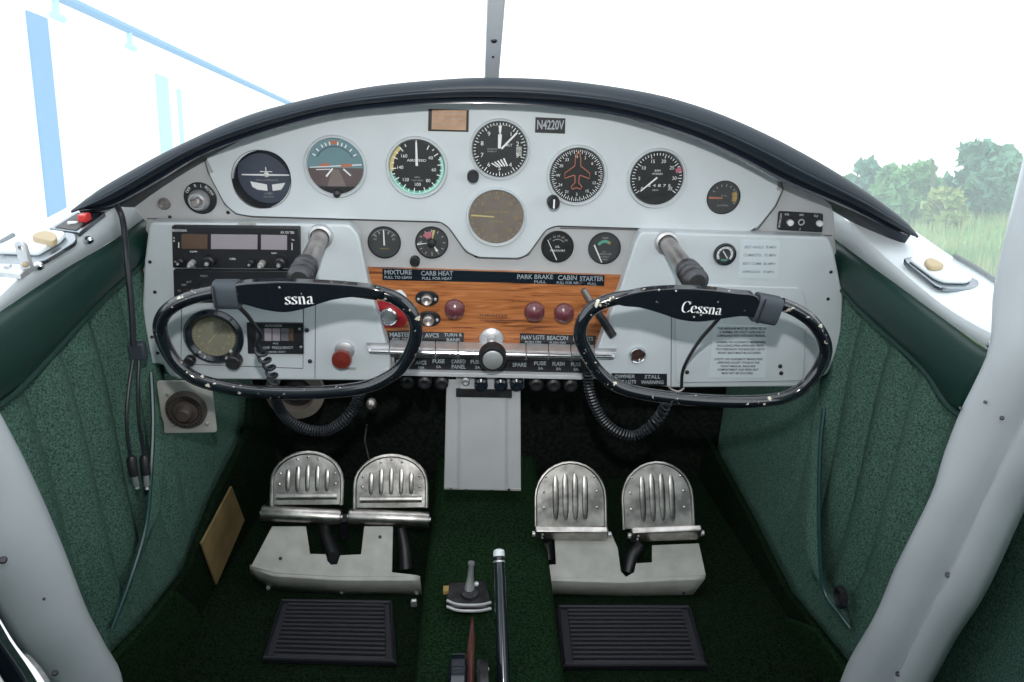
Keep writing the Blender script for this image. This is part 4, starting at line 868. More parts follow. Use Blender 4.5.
tag(MB().tube(smooth(PY([(721, 316, .805), (713, 325, .83), (700, 340, .88), (689, 357, .93), (682.5, 372, .955), (681.5, 386, .962), (680, 392, .96)]), 6), .0024, 8).build('lead_wire', 'cord'), 'thin black wire curving down from the right yoke hub to the box edge', 'wire')
tag(MB().tube(smooth(PY([(669, 387, .955), (673, 390, .95), (679, 391.5, .95), (684, 388, .955)]), 5), .0015, 8).build('wire_clip', 'shaft'), 'small silver clip at the bottom edge of the right box', 'clip')
# headset cable on the left
hc = thing('headset_cable', 'black headset cable hanging down the left side wall with two plugs at its end', 'cable', PW(-1, 134, 350, .03))
path = [PS(104, 203, .006)] + [PW(-1, a, b, i) for a, b, i in ((112, 200, .006), (121, 214, .012), (125, 236, .02), (127, 262, .03), (131, 300, .035), (133.5, 345, .035))]
MB().tube(smooth(path, 6), .0036, 10).build('cable', 'cord', hc)
p = PW(-1, 136, 352.5, .035); MB().prism([p + V((x * .010, 0, z * .0115)) for x, z in ((-1, -1), (1, -1), (1, 1), (-1, 1))], (0, .012, 0)).build('cable_clamp', 'rubber', hc, bevel=.002)
for pth, (pa, pb_, pc) in (([(133, 360), (129, 385), (126.5, 415), (128, 440), (131, 458)], ((131, 456), (134, 475), (137, 488))), ([(139, 360), (138, 390), (139, 420), (142, 440), (144, 456)], ((144, 455), (146, 474), (147, 489)))):
    MB().tube(smooth([PW(-1, a, b, .035) for a, b in pth], 5), .0022, 8).build('cable_branch', 'cord', hc)
    q = [PW(-1, a, b, .036) for a, b in (pa, pb_, pc)]
    pg = MB().tube([q[0], q[0].lerp(q[1], .15), q[1]], [.0035, .0062, .0062], 14).build('plug', 'black', hc)
    MB().tube([q[1], q[1].lerp(q[2], .75), q[1].lerp(q[2], .85), q[2]], [.0036, .0036, .0022, .0030], 12).build('plug_tip', 'steel', pg)
# ============================================================ SILL FITTINGS
def on_sill(px, h=.001): return [PS(a, b, h) for a, b in px]
sb = thing('switch_box', 'black switch plate with a red rocker in a grey frame on the left sill', 'switch', PS(74, 222))
MB().prism(on_sill([(49, 228), (76, 211.5), (105, 211.5), (79, 232)], .006), (0, 0, -.006)).build('frame', 'frame', sb, bevel=.0008)
MB().prism(on_sill([(55, 227), (77.5, 212.8), (99, 213), (76, 230)], .0068), (0, 0, -.0015)).build('plate', 'black', sb)
MB().box(PS(84.5, 217.5, .012), .010, .014, .009).build('red_rocker', 'redlens', sb, bevel=.0015); MB().box(PS(73, 223, .007), .012, .004, .004).build('white_rocker', 'white', sb, bevel=.0008)
def ashtray(name, label, outer, inner, latch, gp):
    o = thing(name, label, 'latch panel', PS(outer[0][0], outer[0][1]), gp)
    MB().prism(on_sill(rounded(outer, 5, 3), .006), (0, 0, -.006)).build('chrome_frame', 'frame', o, bevel=.0015)
    MB().prism(on_sill(rounded(inner, 4, 3), .012), (0, 0, -.006)).build('lid', 'sill', o, bevel=.003, seg=3)
    pts = on_sill(sm2(latch, 3, True), .018)
    MB().prism(pts, (0, 0, -.007)).build('thumb_latch', 'tan', o, bevel=.003, seg=3)
ashtray('ashtray', 'chrome framed ashtray lid with tan thumb latch on the left sill', [(-20, 252), (0, 249), (34, 229), (76, 233), (77, 240), (45, 259), (30, 264), (-20, 264)], [(-12, 246), (2, 243), (33, 227), (66, 231), (60, 238), (37, 251), (-12, 249)],
        [(32, 236), (37, 232), (46, 230.5), (55, 233), (56, 238), (51, 241), (43, 239)], 'ashtrays in the sills')
ashtray('ashtray', 'chrome framed ashtray lid with tan thumb latch on the right sill', [(902, 259), (910, 256), (952, 266), (982, 282), (978, 288), (944, 287.5), (936, 285)], [(909, 257), (916, 254), (950, 262), (974, 276), (968, 280), (945, 279.5), (934, 275)],
        [(925, 259), (932, 257), (944, 263), (941, 266), (930, 266)], 'ashtrays in the sills')
br = thing('latch_bracket', 'upright grey metal latch bracket with a hole standing on the left sill', 'bracket', PS(24, 272))
MB().prism(on_sill([(-14, 263), (34, 264), (20, 274), (-14, 270.5)], .007), (0, 0, -.006)).build('base_plate', 'steel', br, bevel=.0008)
b0 = PS(26, 270, .007); k = mpp(b0)
prof = [(-5, 0), (5.5, 2), (4.5, 25), (2, 29), (-2, 30), (-5.5, 27)]
MB().prism([b0 + V((x * k, 0, y * k)) for x, y in prof], (.001, .004, 0), [[b0 + V(((-.3 + 2 * math.cos(t)) * k, 0, (22 + 3 * math.sin(t)) * k)) for t in [i * math.pi / 6 for i in range(12)]]]).build('upright_tab', 'steel', br, bevel=.0005)
MB().lathe(PS(8, 266.5, .007), (0, 0, 1), [(.004, 0), (.0035, .002), (0, .003)], 14).build('screw', 'steel', br)
MB().lathe(b0 + V((.001, -.001, .006)), (0, -1, 0), [(.003, 0), (.0025, .002), (0, .003)], 12).build('screw', 'tan', br)
tag(MB().tube([PS(84, 204, .004), PS(92, 200, .006), PS(88, 197, .008)], .004, 8).build('sill_clip', 'steel'), 'small metal clip at the left end of the glareshield', 'clip')
# ============================================================ LEFT SIDE UNDER THE PANEL
vt = thing('air_vent', 'square pale plate with a dark ribbed round vent knob below the left box', 'vent', P(188, 432, .960))
plate(rounded([(156, 381), (211, 381), (217, 432.5), (163.5, 433.5)], 3, 3), .960, .003).build('square_plate', 'plate', vt, bevel=.001)
c = P(187, 408.5, .960); k = mpp(c)
pr = MB().lathe(c, (0, -1, 0), [(20 * k, 0), (20 * k, .006), (18.5 * k, .010), (14 * k, .010), (13.5 * k, .005), (0, .005)], 44); pr.build('ribbed_ring', 'ventbrown', vt)
rb = MB()
for i in range(26):
    t = 2 * math.pi * i / 26; rb.box(c + V((math.cos(t) * 16.4 * k, -.0105, math.sin(t) * 16.4 * k)), .0022, .002, .0022)
rb.build('rib', 'black', vt); MB().lathe(c + V((.001, 0, -.001)), (0, -1, 0), [(12.5 * k, .005), (12 * k, .009), (8 * k, .010), (7.2 * k, .020), (6 * k, .022), (0, .022)], 30).build('centre_knob', 'ventbrown', vt)
for q in ((168, 394), (173, 424.5), (207, 423.5)): MB().lathe(P(q[0], q[1], .960), (0, -1, 0), [(.0028, 0), (.0026, .002), (0, .003)], 14).build('screw', 'steel', vt)
o = MB().prism([PW(-1, a, b, .022) for a, b in ((232, 486), (245, 520), (217, 585), (202, 543))], (-.004, 0, 0)).build('scuff_board', 'ply', bevel=.001)
tag(o, 'diamond shaped tan plywood piece set in the dark left side wall of the footwell', 'panel')
dt = P(296, 390, 1.16); k = mpp(dt) * .88; o = thing('air_duct', 'round cream duct mouth hidden behind the left yoke and coiled cord', 'duct', dt)
MB().ring(dt, (0, -1, 0), [(33 * k, 0), (33 * k, .012), (22 * k, .016), (20 * k, .004), (20 * k, 0)], 36).build('flange', 'cream', o)
MB().lathe(dt, (0, -1, 0), [(20 * k, .002), (12 * k, .014), (0, .016)], 30).build('cone', 'darkmetal', o)
tag(MB().lathe(P(372, 401, 1.1), (0, -1, 0), [(.006, 0), (.008, .004), (.008, .014), (.004, .02), (0, .02)], 16).build('cable_fitting', 'shaft'), 'small dull metal fitting under the panel right of the left cord', 'fitting')
tag(MB().tube(smooth([P(367, 425, 1.2), P(365, 440, 1.2), P(368, 455, 1.2), P(371, 468, 1.2)], 4), .0015, 6).build('thin_wire', 'shaft'), 'thin wire hanging in the dark above the second pedal', 'wire')
# ============================================================ PEDESTAL, TUNNEL
pd = thing('centre_pedestal', 'pale grey sheet-metal channel hanging from the panel to the floor tunnel', 'pedestal', P(483, 491, .985))
Yq = .985; t0, t1 = 386, 491
secs = []
for y, xs_ in ((380, (446.5, 458, 461, 505, 508, 520.5)), (488, (444, 457, 460, 505, 508, 521))):
    ys = (0, .0, -.004, -.004, 0, .0)
    secs.append([P(x, y + .02 * (x - 483), Yq) + V((0, d, 0)) for x, d in zip(xs_, ys)])
front = [[secs[0][i], secs[1][i]] for i in range(6)]
back = [[front[0][0] + V((0, .05, 0)), front[0][1] + V((0, .05, 0))]]; back2 = [[front[5][0] + V((0, .05, 0)), front[5][1] + V((0, .05, 0))]]
MB().loft(back + front + back2, 8).build('channel', 'channel', pd, bevel=.0015)
MB().prism([front[0][1] + V((0, -.001, .001)), front[5][1] + V((0, -.001, .001)), front[5][1] + V((0, 0, -.0045)), front[0][1] + V((0, 0, -.0045))], (0, .004, 0)).build('bottom_flange', 'plate', pd, bevel=.0008)
for x_ in (451, 466, 492, 509): MB().lathe(P(x_, 489.5, Yq - .002), (0, -1, 0), [(.0022, 0), (.002, .0012), (0, .0016)], 10).build('rivet', 'darkmetal', pd)
plate([(456, 389), (512, 390), (512, 398), (456, 397)], Yq - .006, .003).build('stiffener', 'darkmetal', pd)
tl = MB(); zt = .07
aa = [PZ(432, 494, zt), PZ(542, 494, zt), PZ(568, 700, zt), PZ(408, 700, zt)]
aa[0].y = aa[1].y = 1.30; d0 = [V((aa[0].x, 1.31, zt)), V((aa[1].x, 1.31, zt)), aa[2], aa[3]]
d0[2].y = .5; d0[3].y = .5; d0[0].x = PZ(432, 510, zt).x; d0[1].x = PZ(544, 510, zt).x; d0[2].x = PZ(566, 682, zt).x; d0[3].x = PZ(411, 682, zt).x
struct(tl.prism(d0, (0, 0, -.07)).build('trim_22', 'carpet_light', bevel=.02, seg=5))
# ============================================================ TOE PLATES, FOOT MATS
TP = (V((0, .986, .042)), V((0, -.62, .78)))
def TPp(px): return [hit(a, b, TP[0], TP[1]) for a, b in px]
tp = thing('toe_plate', 'left cream painted toe plate with dark slots under the left pair of pedals', 'toe plate', PZ(340, 594, .002), 'toe plates under the pedals')
MB().prism(TPp([(272, 526), (306, 526), (310, 553.5), (326, 554), (327, 560), (331, 564.5), (337, 564), (340, 555), (361, 554), (364, 526), (393, 526), (392, 572), (419, 575), (400, 577), (340, 577), (275, 573), (251, 566), (253, 562)]), (0, 0, -.004)).build('top_plate', 'plate', tp, bevel=.001)
lipt = TPp([(250, 565), (275, 572), (340, 576), (420, 576)]); lipb = [PZ(a, b, .004) for a, b in ((251, 579), (271, 590), (341, 594.5), (422, 595))]
MB().loft([lipt, [a.lerp(b, .15) + V((0, -.004, 0)) for a, b in zip(lipt, lipb)], lipb], 20).build('front_lip', 'plate', tp, solid=.002)
for a, b in ((269, 586), (342.5, 590), (417, 591)): MB().lathe([p + V((0, -.003, 0)) for p in [PZ(a, b, .008)]][0], (0, -1, .1), [(.004, 0), (.0035, .003), (0, .004)], 14).build('screw', 'steel', tp)
for a, b in ((280.5, 558.5), (380, 537)): MB().lathe(TPp([(a, b)])[0], TP[1], [(.003, -.001), (.003, .0006), (0, .0008)], 12).build('hole', 'black', tp)
tp = thing('toe_plate', 'right cream painted toe plate under the right pair of pedals', 'toe plate', PZ(620, 594, .002), 'toe plates under the pedals')
MB().prism(TPp([(554, 530), (590, 530), (612, 534), (618, 548), (621, 571), (626, 576.5), (634, 572), (636, 563), (652, 562), (652, 545), (699, 543), (702, 556), (706, 575), (622, 579), (545, 577), (542, 565), (556, 564)]), (0, 0, -.004)).build('top_plate', 'plate', tp, bevel=.001)
lipt = TPp([(544, 576), (622, 578.5), (706, 574.5)]); lipb = [PZ(a, b, .004) for a, b in ((547, 594.5), (622, 596), (693, 595))]
MB().loft([lipt, [a.lerp(b, .15) + V((0, -.004, 0)) for a, b in zip(lipt, lipb)], lipb], 20).build('front_lip', 'plate', tp, solid=.002)
for a, b in ((600.5, 591), (612.5, 591), (683, 591)): MB().lathe(PZ(a, b, .008) + V((0, -.003, 0)), (0, -1, .1), [(.003, 0), (.0028, .002), (0, .003)], 12).build('screw', 'darkmetal', tp)
def foot_mat(label, px, n):
    o = thing('foot_mat', label, 'mat', PZ(px[3][0], px[3][1], 0), 'ribbed heel mats on the floor')
    q = [PZ(a, b, .0) for a, b in px]; MB().prism([p + V((0, 0, .0)) for p in q], (0, 0, .007)).build('base', 'mat_', o, bevel=.002)
    ins = lambda u, v: (q[0].lerp(q[1], u)).lerp(q[3].lerp(q[2], u), v)
    b = MB()
    for i in range(n):
        v = .08 + .86 * i / (n - 1); b.tube([ins(.08, v) + V((0, 0, .008)), ins(.92, v) + V((0, 0, .008))], .0034, 8)
    b.build('ribs', 'mat_', o); r = MB(); r.tube([ins(u, v) + V((0, 0, .008)) for u, v in ((.02, .02), (.98, .02), (.98, .98), (.02, .98))], .004, 8, closed=True); r.build('border', 'mat_', o)
foot_mat('dark ribbed heel mat in the left footwell', [(281, 604), (393, 605), (397, 667), (262, 663)], 13)
foot_mat('dark ribbed heel mat in the right footwell', [(556, 610), (690, 610), (708, 670), (562, 670)], 13)
# ============================================================ RUDDER PEDALS
def pedal(label, x0, x1, ytop, ybot, bar, flat, Yp, arm, skew=0.0):
    n = V((0, -.86, .51)); cx, cy = (x0 + x1) / 2, ybot; p0 = P(cx, cy, Yp); k = mpp(p0)
    u = V((math.cos(skew), 0, -math.sin(skew))); w = V((0, n.z, -n.y)).normalized(); w = (w + u * math.tan(skew) * .6).normalized(); n = u.cross(w).normalized()
    if n.y > 0: n = -n
    o = thing('rudder_pedal', label, 'rudder pedal', p0, 'four polished rudder pedals')
    W = (x1 - x0) / 2 * k
    top = hit((x0 + x1) / 2, ytop, p0, n); H = (top - p0).length
    pt_ = lambda a, b, d=0: p0 + u * (a * W) + w * (b * H) + n * d
    rim = [(-1, 0), (-1, .45)] + [(-math.cos(t), .45 + .55 * math.sin(t)) for t in [math.pi * i / 14 for i in range(1, 14)]] + [(1, .45), (1, 0)]
    rim = [(a, b if b <= .45 else b) for a, b in rim]
    MB().prism([pt_(a * .97, b * .985, 0) for a, b in rim], -n * .004).build('pad', 'padalu', o, bevel=.0012)
    MB().tube([pt_(a, b, .001) for a, b in rim], .0034 if not flat else .0024, 10).build('rim', 'alu', o)
    for i in range(4 if flat else 5):
        a = (-.42 + .28 * i) if flat else (-.56 + .28 * i); hb = .45 + .50 * math.sqrt(max(0, 1 - a * a)) - (.08 if flat else .16)
        MB().tube(smooth([pt_(a, .06 if flat else .22, -.001), pt_(a, .5, .0005), pt_(a, hb, -.001)], 4), [.001, .0034, .004, .004, .004, .004, .004, .0034, .001] if not flat else [.0015, .004, .0052, .0052, .0052, .0052, .0052, .004, .001], 12, flat=.32, flatdir=n).build('rib', 'alu' if not flat else 'padalu', o)
    if not flat:
        MB().tube([pt_(-.86, .16, .0), pt_(.86, .16, .0)], .0055, 12, flat=.5, flatdir=n).build('cross_bar', 'alu', o)
    for a, b in ((-.76, .3), (-.76, .55), (-.70, .78), (.76, .3), (.76, .55), (.70, .78)) if flat else ((-.8, .4), (-.78, .6), (.8, .4), (.78, .6), (-.3, .87), (.0, .92), (.3, .87)):
        MB().lathe(pt_(a, b, .0005), n, [(.0024, -.001), (.002, .001), (0, .0016)], 12).build('rivet', 'alu', o)
    (bx0, by0), (bx1, by1), bh = bar; a, b = P(bx0, by0, Yp - .008), P(bx1, by1, Yp - .008)
    if flat:
        up = V((0, -.35, .94)).normalized(); hh = bh * k / 2
        MB().prism([a + up * hh, b + up * hh, b - up * hh, a - up * hh], V((0, .012, .004))).build('toe_bar', 'alu', o, bevel=.0028, seg=3)
        for t, v in ((.1, .35), (.1, -.35), (.86, .35), (.86, -.35)): MB().lathe(a.lerp(b, t) + up * hh * v, (0, -1, 0), [(.0024, 0), (.002, .0012), (0, .0018)], 12).build('rivet', 'steel', o)
        MB().tube([a + V((-.004, .006, 0)), b + V((.006, .006, 0))], .005, 12).build('hinge_pin', 'steel', o)
    else:
        MB().tube([a, a.lerp(b, .02), a.lerp(b, .98), b], [bh * k * .46, bh * k * .5, bh * k * .5, bh * k * .46], 24).build('toe_bar', 'alu', o)
        MB().tube([a - (b - a) * .02, b + (b - a) * .02], .0038, 12).build('hinge_pin', 'steel', o)
    for pts, r in arm:
        MB().tube([P(x, y, yy) for x, y, yy in pts], r, 12).build('arm', 'black', o)
    return o
pedal('polished pedal with rolled toe bar, far left of the four', 272, 341.5, 452.5, 505, ((262, 513), (341, 517), 16), False, 1.07, [([(322, 522, 1.085), (328, 540, 1.06), (334, 556, 1.035), (333.5, 560, 1.02)], [.009, .011, .012, .010]), ([(344, 518, 1.08), (343, 536, 1.09)], .009)])
pedal('polished pedal with rolled toe bar, second from the left', 355, 426.5, 455.5, 508, ((349, 516.5), (429, 519.5), 16), False, 1.07, [([(400, 526, 1.085), (404, 545, 1.07), (406, 570, 1.04)], [.010, .012, .014])])
pedal('ribbed polished pedal with flat riveted bar, left of the right pair', 535.5, 606, 462.5, 527, ((535, 536), (608, 536.8), 16), True, 1.025, [([(546, 542, 1.04), (548, 556, 1.03), (549, 562, 1.02)], [.010, .011, .008])])
pedal('ribbed polished pedal with flat riveted bar, far right and slightly twisted', 623.5, 694, 462.5, 528, ((631, 538), (701, 535.5), 18), True, 1.025, [([(640, 545, 1.035), (632, 556, 1.02), (628, 572, 1.005)], [.010, .011, .011])], skew=-.04)
# ============================================================ FUEL SELECTOR, TRIM WHEEL, FLAP LEVER
fs = thing('fuel_selector', 'small dark metal fuel selector valve with upright handle on the floor tunnel', 'valve', PZ(468, 610, .07))
def fz(px, z): return [PZ(a, b, z) for a, b in px]
MB().prism(fz(rounded([(448, 588), (486, 586), (491, 608), (487, 613), (450, 613), (446, 607)], 3, 2), .078), (0, 0, .012)).build('valve_body', 'darkmetal', fs, bevel=.003)
for y_ in (602.5, 608.5): MB().tube(smooth([PZ(447, y_ - 2, .092), PZ(458, y_ + 2, .092), PZ(478, y_ + 2.5, .092), PZ(491, y_, .092)], 4), .0022, 8).build('edge_band', 'steel', fs)
a = PZ(469.5, 592, .09); b = P(471.5, 562, a.y + .012)
MB().tube([a, a.lerp(b, .35), a.lerp(b, .5), a.lerp(b, .85), a.lerp(b, .9), b], [.0085, .0062, .0050, .0040, .0052, .0050], 14).build('handle', 'steel', fs)
MB().lathe(PZ(470, 594, .09), (0, 0, 1), [(.014, 0), (.013, .004), (.008, .006), (0, .006)], 24).build('collar', 'darkmetal', fs)
MB().box(PZ(446, 590, .09), .008, .012, .006).build('yellow_tag', 'amber', fs); MB().lathe(PZ(476.5, 584, .10), (0, -1, 1), [(.004, 0), (.003, .002), (0, .003)], 12).build('screw', 'steel', fs)
tw = thing('trim_control', 'dark trim wheel with a thin red-brown rim at the bottom edge of the tunnel', 'trim wheel', PZ(470, 690, .07))
a = PZ(471, 672, .10); wheel = MB().lathe(V((a.x - .016, a.y - .03, .085)), (1, 0, 0), [(0, -.012), (.050, -.012), (.056, -.008), (.056, .008), (.050, .012), (0, .012)], 44); wheel.build('wheel_body', 'blackgloss', tw)
pts = smooth([PZ(472.5, 618, .078), PZ(472, 632, .095), PZ(471, 648, .110), PZ(470.5, 664, .118), PZ(470.5, 690, .118)], 5)
MB().tube(pts, [.0022 + .0026 * min(1, i / 8) for i in range(len(pts))], 10).build('pointer_strip', 'rust', tw)
MB().lathe(V((a.x + .008, a.y - .03, .085)), (1, 0, 0), [(0, 0), (.046, 0), (.048, .004), (.046, .014), (0, .014)], 40).build('side_wheel', 'darkmetal', tw)
for q in ((480, 665), (487, 669), (479, 671)): MB().lathe(PZ(q[0], q[1], .115), (0, -.5, 1), [(.003, 0), (.0025, .003), (0, .004)], 10).build('screw', 'steel', tw)
fl = thing('flap_lever', 'long upright black flap lever with a white tip rising from the tunnel', 'lever', PZ(505, 690, .07))
a = P(499, 556, .86); b = P(505, 720, .70)
MB().tube([a, a.lerp(b, .03), b], [.0072, .0078, .0095], 18).build('lever_tube', 'blackgloss', fl)
d = (a - b).normalized(); MB().tube([a - d * .001, a + d * .003, a + d * .008, a + d * .010], [.0080, .0084, .0075, .003], 18).build('white_tip', 'sill', fl)
MB().tube([a.lerp(b, .035), a.lerp(b, .045)], .0086, 18).build('retaining_ring', 'steel', fl)
tag(MB().box(PZ(414, 603, .02), .010, .006, .014).build('floor_bolt', 'steel', bevel=.002), 'small pale bolt on the carpet beside the left toe plate', 'bolt')
tag(MB().prism([p + V((0, 0, .001)) for p in [PZ(a, b, .005) for a, b in ((418, 594), (430, 596), (432, 600), (420, 600))]], (0, 0, .002)).build('paper_scrap', 'ply'), 'tiny tan scrap on the carpet between left toe plate and tunnel', 'scrap') if False else None
# ============================================================ OUTSIDE
def grass_mat():
    m = bpy.data.materials.new('meadow_grass'); m.use_nodes = True; nt = m.node_tree; b = nt.nodes['Principled BSDF']; b.inputs['Roughness'].default_value = .95; b.inputs['Specular IOR Level'].default_value = .05
    tc = nt.nodes.new('ShaderNodeTexCoord'); mp = nt.nodes.new('ShaderNodeMapping'); mp.inputs['Scale'].default_value = (1, .35, 1)
    n = nt.nodes.new('ShaderNodeTexNoise'); n.inputs['Scale'].default_value = .55; n.inputs['Detail'].default_value = 8; n.inputs['Roughness'].default_value = .7
    r = nt.nodes.new('ShaderNodeValToRGB'); e = r.color_ramp.elements; e[0].position = .3; e[0].color = (.10, .26, .10, 1); e[1].position = .68; e[1].color = (.42, .44, .22, 1)
    x = e.new(.5); x.color = (.18, .36, .14, 1)
    nt.links.new(tc.outputs['Object'], mp.inputs['Vector']); nt.links.new(mp.outputs['Vector'], n.inputs['Vector']); nt.links.new(n.outputs['Fac'], r.inputs['Fac']); nt.links.new(r.outputs['Color'], b.inputs['Base Color'])
    return m
M['meadow'] = grass_mat()
GZ = -1.95
gd = MB().add([G(-60, 1.6, GZ), G(160, 1.6, GZ), G(160, 220, GZ), G(-60, 220, GZ)], [(0, 1, 2, 3)]).build('ground', 'meadow', smooth=False); struct(gd)
# tufts of tall grass
random.seed(3); tb = MB()
for i in range(9000):
    y = random.uniform(3.5, 26) if i % 3 else random.uniform(26, 60); x = y * random.uniform(.42, .95); h = random.uniform(.15, .45) * (1 + y / 40); w = .02 + y * .0015
    dx = random.uniform(-.12, .12); p = G(x, y, GZ); a = random.uniform(0, 3.14); ox, oy = math.cos(a) * w, math.sin(a) * w
    tb.add([G(x - ox, y - oy, GZ - .02), G(x + ox, y + oy, GZ - .02), G(x + dx, y + dx, GZ + h)], [(0, 1, 2)])
M['tallgrass'] = mat('tall_grass', (.16, .34, .13), .9, col2=(.44, .44, .24), nscale=.3, spec=.05)
o = tb.build('tall_grass', 'tallgrass', smooth=False); o['kind'] = 'stuff'; tag(o, 'tall meadow grass beyond the right-hand window', 'grass')
def tree(name, label, px, pytop, pybase, wpx, dist, m, n, trunk=True, group='trees on the far edge of the meadow', blobs=7, seed=1):
    random.seed(seed); base = GH(px, pybase, 1, dist); k = dist * 1.02 / F
    base.z = base.z; bg = RG.inverted() @ (base - CAM); bg.z = GZ; top = (pybase - pytop) * k + (RG.inverted() @ (base - CAM)).z - GZ; W = wpx / 2 * k
    g = lambda x, y, z: G(bg.x + x, bg.y + y, bg.z + z)
    o = thing(name, label, 'tree' if 'tree' in name else 'bush', g(0, 0, 0), group)
    cr = MB(); cs = []
    lowf = .35 if trunk else .12
    for i in range(blobs):
        t = (i + .5) / blobs; a = random.uniform(0, 6.28); r = W * (.62 if i < blobs - 1 else .2) * random.uniform(.5, 1)
        cs.append((math.cos(a) * r, math.sin(a) * r, top * (lowf + (.95 - lowf) * t * random.uniform(.75, 1)), W * random.uniform(.32, .55)))
    for i in range(n):
        c = random.choice(cs); d = V((random.gauss(0, 1), random.gauss(0, 1), random.gauss(0, .8))).normalized() * c[3] * random.uniform(.55, 1.05)
        q = V((c[0], c[1], min(c[2], top - c[3] * .6))) + d; s = random.uniform(.006, .014) * dist
        u = V((random.gauss(0, 1), random.gauss(0, 1), random.gauss(0, 1))).normalized() * s; v = u.cross(V((random.gauss(0, 1), random.gauss(0, 1), 1))).normalized() * s * .6
        cr.add([g(*(q - u)), g(*(q + v)), g(*(q + u)), g(*(q - v))], [(0, 1, 2, 3)])
    cr.build('crown', m, o, smooth=False)
    tr = MB(); tr.tube([g(0, 0, -.1), g(.03 * W, 0, top * .35), g(0, 0, top * .7)], [W * .07, W * .05, W * .02], 8)
    for i in range(4):
        c = cs[i % len(cs)]; tr.tube([g(0, 0, top * (.25 + .1 * i)), g(c[0] * .8, c[1] * .8, min(c[2], top * .9))], [W * .03, W * .012], 6)
    tr.build('trunk', 'bark', o)
M['bark'] = mat('bark', (.12, .10, .09), .9)
M['leafA'] = mat('leaves_blue_green', (.10, .24, .17), .8, col2=(.18, .36, .25), nscale=.5, spec=.1)
M['leafB'] = mat('leaves_fresh_green', (.14, .32, .14), .8, col2=(.26, .46, .20), nscale=.5, spec=.1)
M['leafC'] = mat('leaves_yellow_green', (.24, .34, .12), .8, col2=(.40, .44, .18), nscale=.5, spec=.1)
tree('tree', 'loose pale tree standing at the left end of the tree line, right of the glareshield', 866, 160, 202, 34, 50, 'leafA', 500, seed=2)
tree('bush', 'rounded fresh green bush beside the loose pale tree', 890, 172, 206, 46, 44, 'leafB', 1500, trunk=False, seed=3)
tree('bush', 'green bush with a taller crown just left of the thin pole', 916, 163, 206, 40, 47, 'leafB', 1300, trunk=False, seed=4)
tree('bush', 'low yellowish bush right of the thin pole', 944, 188, 207, 44, 40, 'leafC', 900, trunk=False, seed=5)
tree('tree', 'tallest wide tree on the meadow edge, right of the thin pole', 978, 147, 204, 66, 52, 'leafA', 2200, blobs=10, seed=6)
tree('tree', 'dark blue-green tree cut by the right edge of the photo', 1022, 166, 204, 34, 55, 'leafA', 1100, seed=8)
tree('tree', 'tree mostly outside the right edge behind the door post', 1075, 160, 204, 60, 55, 'leafA', 900, seed=9)
for i, (x, w, m) in enumerate(((855, 30, 'leafA'), (905, 60, 'leafA'), (965, 60, 'leafA'), (1010, 50, 'leafB'))):
    tree('bush', ['low bush at the foot of the loose pale tree', 'low far hedge bush behind the fresh green bushes', 'low far hedge bush under the tallest tree', 'low fresh green bush under the tree at the right edge'][i], x, 186, 204, w, 60, m, 700, trunk=False, seed=20 + i)
a = GH(933, 205, 1, 42); b = GH(933, 160, 1, 42)
tag(MB().tube([a, b], .09, 8).build('pole', 'bark'), 'thin bare pole standing between the bushes and the tallest tree', 'pole')
# hangar on the left, parallel to the aircraft
HX = -4.2
hg = thing('hangar', 'overexposed white hangar wall with pale blue steel columns outside the left windows', 'hangar', G(HX, 12, GZ))
M['hwall'] = mat('hangar_wall', (.92, .94, .95), .8); M['hsteel'] = mat('hangar_blue_steel', (.045, .24, .50), .6); M['hsteel2'] = mat('hangar_pale_steel', (.34, .62, .72), .6)
def hx(px, py, x=HX): return GH(px, py, 0, x)
def ygz(p): q = RG.inverted() @ (p - CAM); return q.y, q.z
y1, z1 = ygz(hx(0, 6)); y2, z2 = ygz(hx(160, 75)); zr = (z1 + z2) / 2
MB().add([G(HX, .8, GZ), G(HX, 60, GZ), G(HX, 60, z1 + .1), G(HX, .8, z1 + .1), G(HX - .2, .8, GZ), G(HX - .2, 60, GZ), G(HX - .2, 60, z1 + .1), G(HX - .2, .8, z1 + .1)],
         [(0, 1, 2, 3), (4, 5, 6, 7), (0, 1, 5, 4), (3, 2, 6, 7), (0, 3, 7, 4), (1, 2, 6, 5)]).build('wall_panel', 'hwall', hg, smooth=False)
def col(pxa, pxb, xx, depth, m, ztop):
    ya, _ = ygz(hx(pxa, 120, xx)); yb, _ = ygz(hx(pxb, 120, xx))
    b = MB(); vs = [G(xx + dx, y, z) for z in (GZ, ztop) for dx, y in ((0, ya), (0, yb), (-depth, yb), (-depth, ya))]
    b.add(vs, [(0, 1, 2, 3), (4, 5, 6, 7), (0, 1, 5, 4), (1, 2, 6, 5), (2, 3, 7, 6), (3, 0, 4, 7)]); b.build('column', m, hg, smooth=False)
col(39, 58, HX + .02, .02, 'hsteel', z1 + .05); col(160, 171, HX + .02, .02, 'hsteel2', z1 - .1); col(180, 183, HX + .02, .02, 'hsteel2', z1 - .2)
pa, pb_ = GH(70, 4, 0, HX + .7), GH(250, 84, 0, HX + .7); ya, za = ygz(pa); yb, zb = ygz(pb_); zz = (za + zb) / 2
MB().tube([G(HX + .7, .6, zz), G(HX + .7, 60, zz)], .045, 10).build('door_rail', 'hsteel', hg)
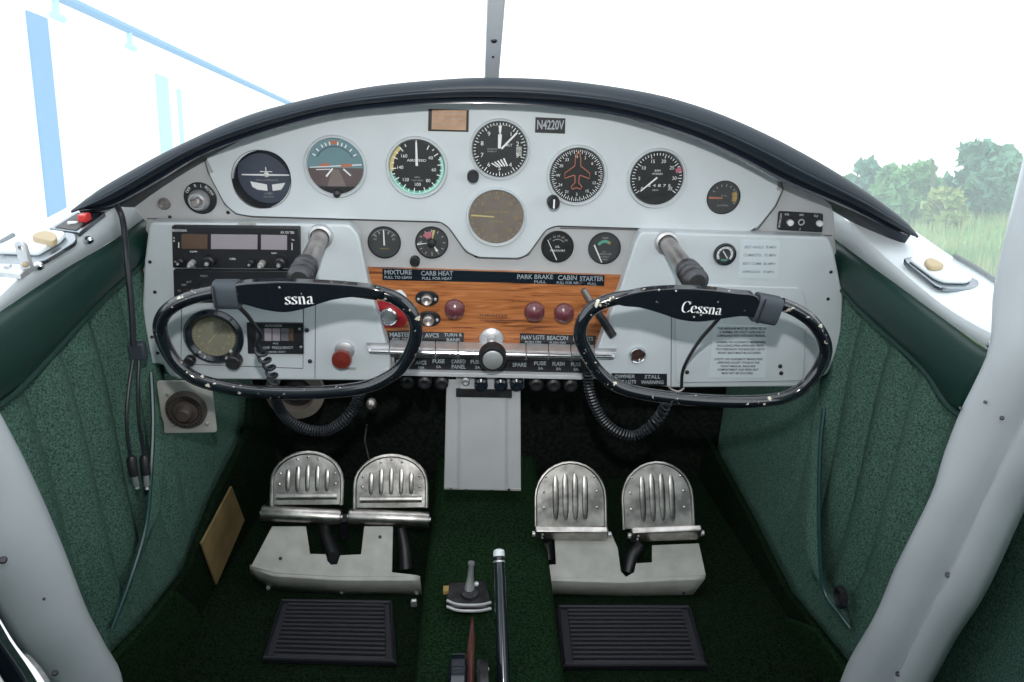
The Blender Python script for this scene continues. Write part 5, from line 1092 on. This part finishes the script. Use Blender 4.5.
for x_ in (57, 128):
    y_, _ = ygz(GH(x_, 20, 0, HX + .7)); b = MB(); c = G(HX + .7, y_, zz - .12); b.tube([G(HX + .7, y_, zz), G(HX + .7, y_, zz - .16)], .03, 8); b.tube([G(HX + .7, y_ - .06, zz - .17), G(HX + .7, y_ + .1, zz - .17)], .035, 8); b.build('rail_hanger', 'hsteel2', hg)
struct(MB().add([G(-60, 1.6, GZ + .02), G(1.5, 1.6, GZ + .02), G(6, 90, GZ + .02), G(-60, 90, GZ + .02)], [(0, 1, 2, 3)]).build('ground', mat('added_pale_apron', (.62, .62, .62), .9), smooth=False))  # pale apron added so green grass bounce does not tint the hangar
# ============================================================ LIGHT, SKY, CAMERA
w = bpy.data.worlds.new('World'); SC.world = w; w.use_nodes = True; bg = w.node_tree.nodes['Background']
bg.inputs['Color'].default_value = (.93, .97, 1.0, 1); bg.inputs['Strength'].default_value = 2.0
def light(name, typ, loc, energy, size, col=(1, 1, 1), target=None):
    l = bpy.data.lights.new(name, typ); l.energy = energy; l.color = col
    if typ == 'AREA': l.size = size
    else: l.shadow_soft_size = size
    o = bpy.data.objects.new(name, l); COL.objects.link(o); o.location = loc
    if target is not None: o.rotation_euler = (V(target) - V(loc)).to_track_quat('-Z', 'Y').to_euler()
    return o
up_ = RC @ V((0, 1, 0))
l = light('camera_flash', 'SPOT', CAM + up_ * .125, 25.5, .014, (1, .98, .96), target=P(490, 215, 1.0))
l.data.spot_size = rad(92); l.data.spot_blend = 1.0
cam = bpy.data.cameras.new('camera'); co = bpy.data.objects.new('camera', cam); COL.objects.link(co)
cam.sensor_width = 36; cam.lens = F * 36 / 1024; cam.clip_start = .02; cam.clip_end = 800
co.matrix_world = Matrix.Translation(CAM) @ RC.to_4x4(); SC.camera = co
SC.view_settings.view_transform = 'Standard'; SC.view_settings.look = 'None'; SC.view_settings.gamma = 1; SC.view_settings.exposure = 0; SC.view_settings.use_curve_mapping = False
SC.cycles.max_bounces = 8; SC.cycles.transparent_max_bounces = 16; SC.cycles.sample_clamp_indirect = 4
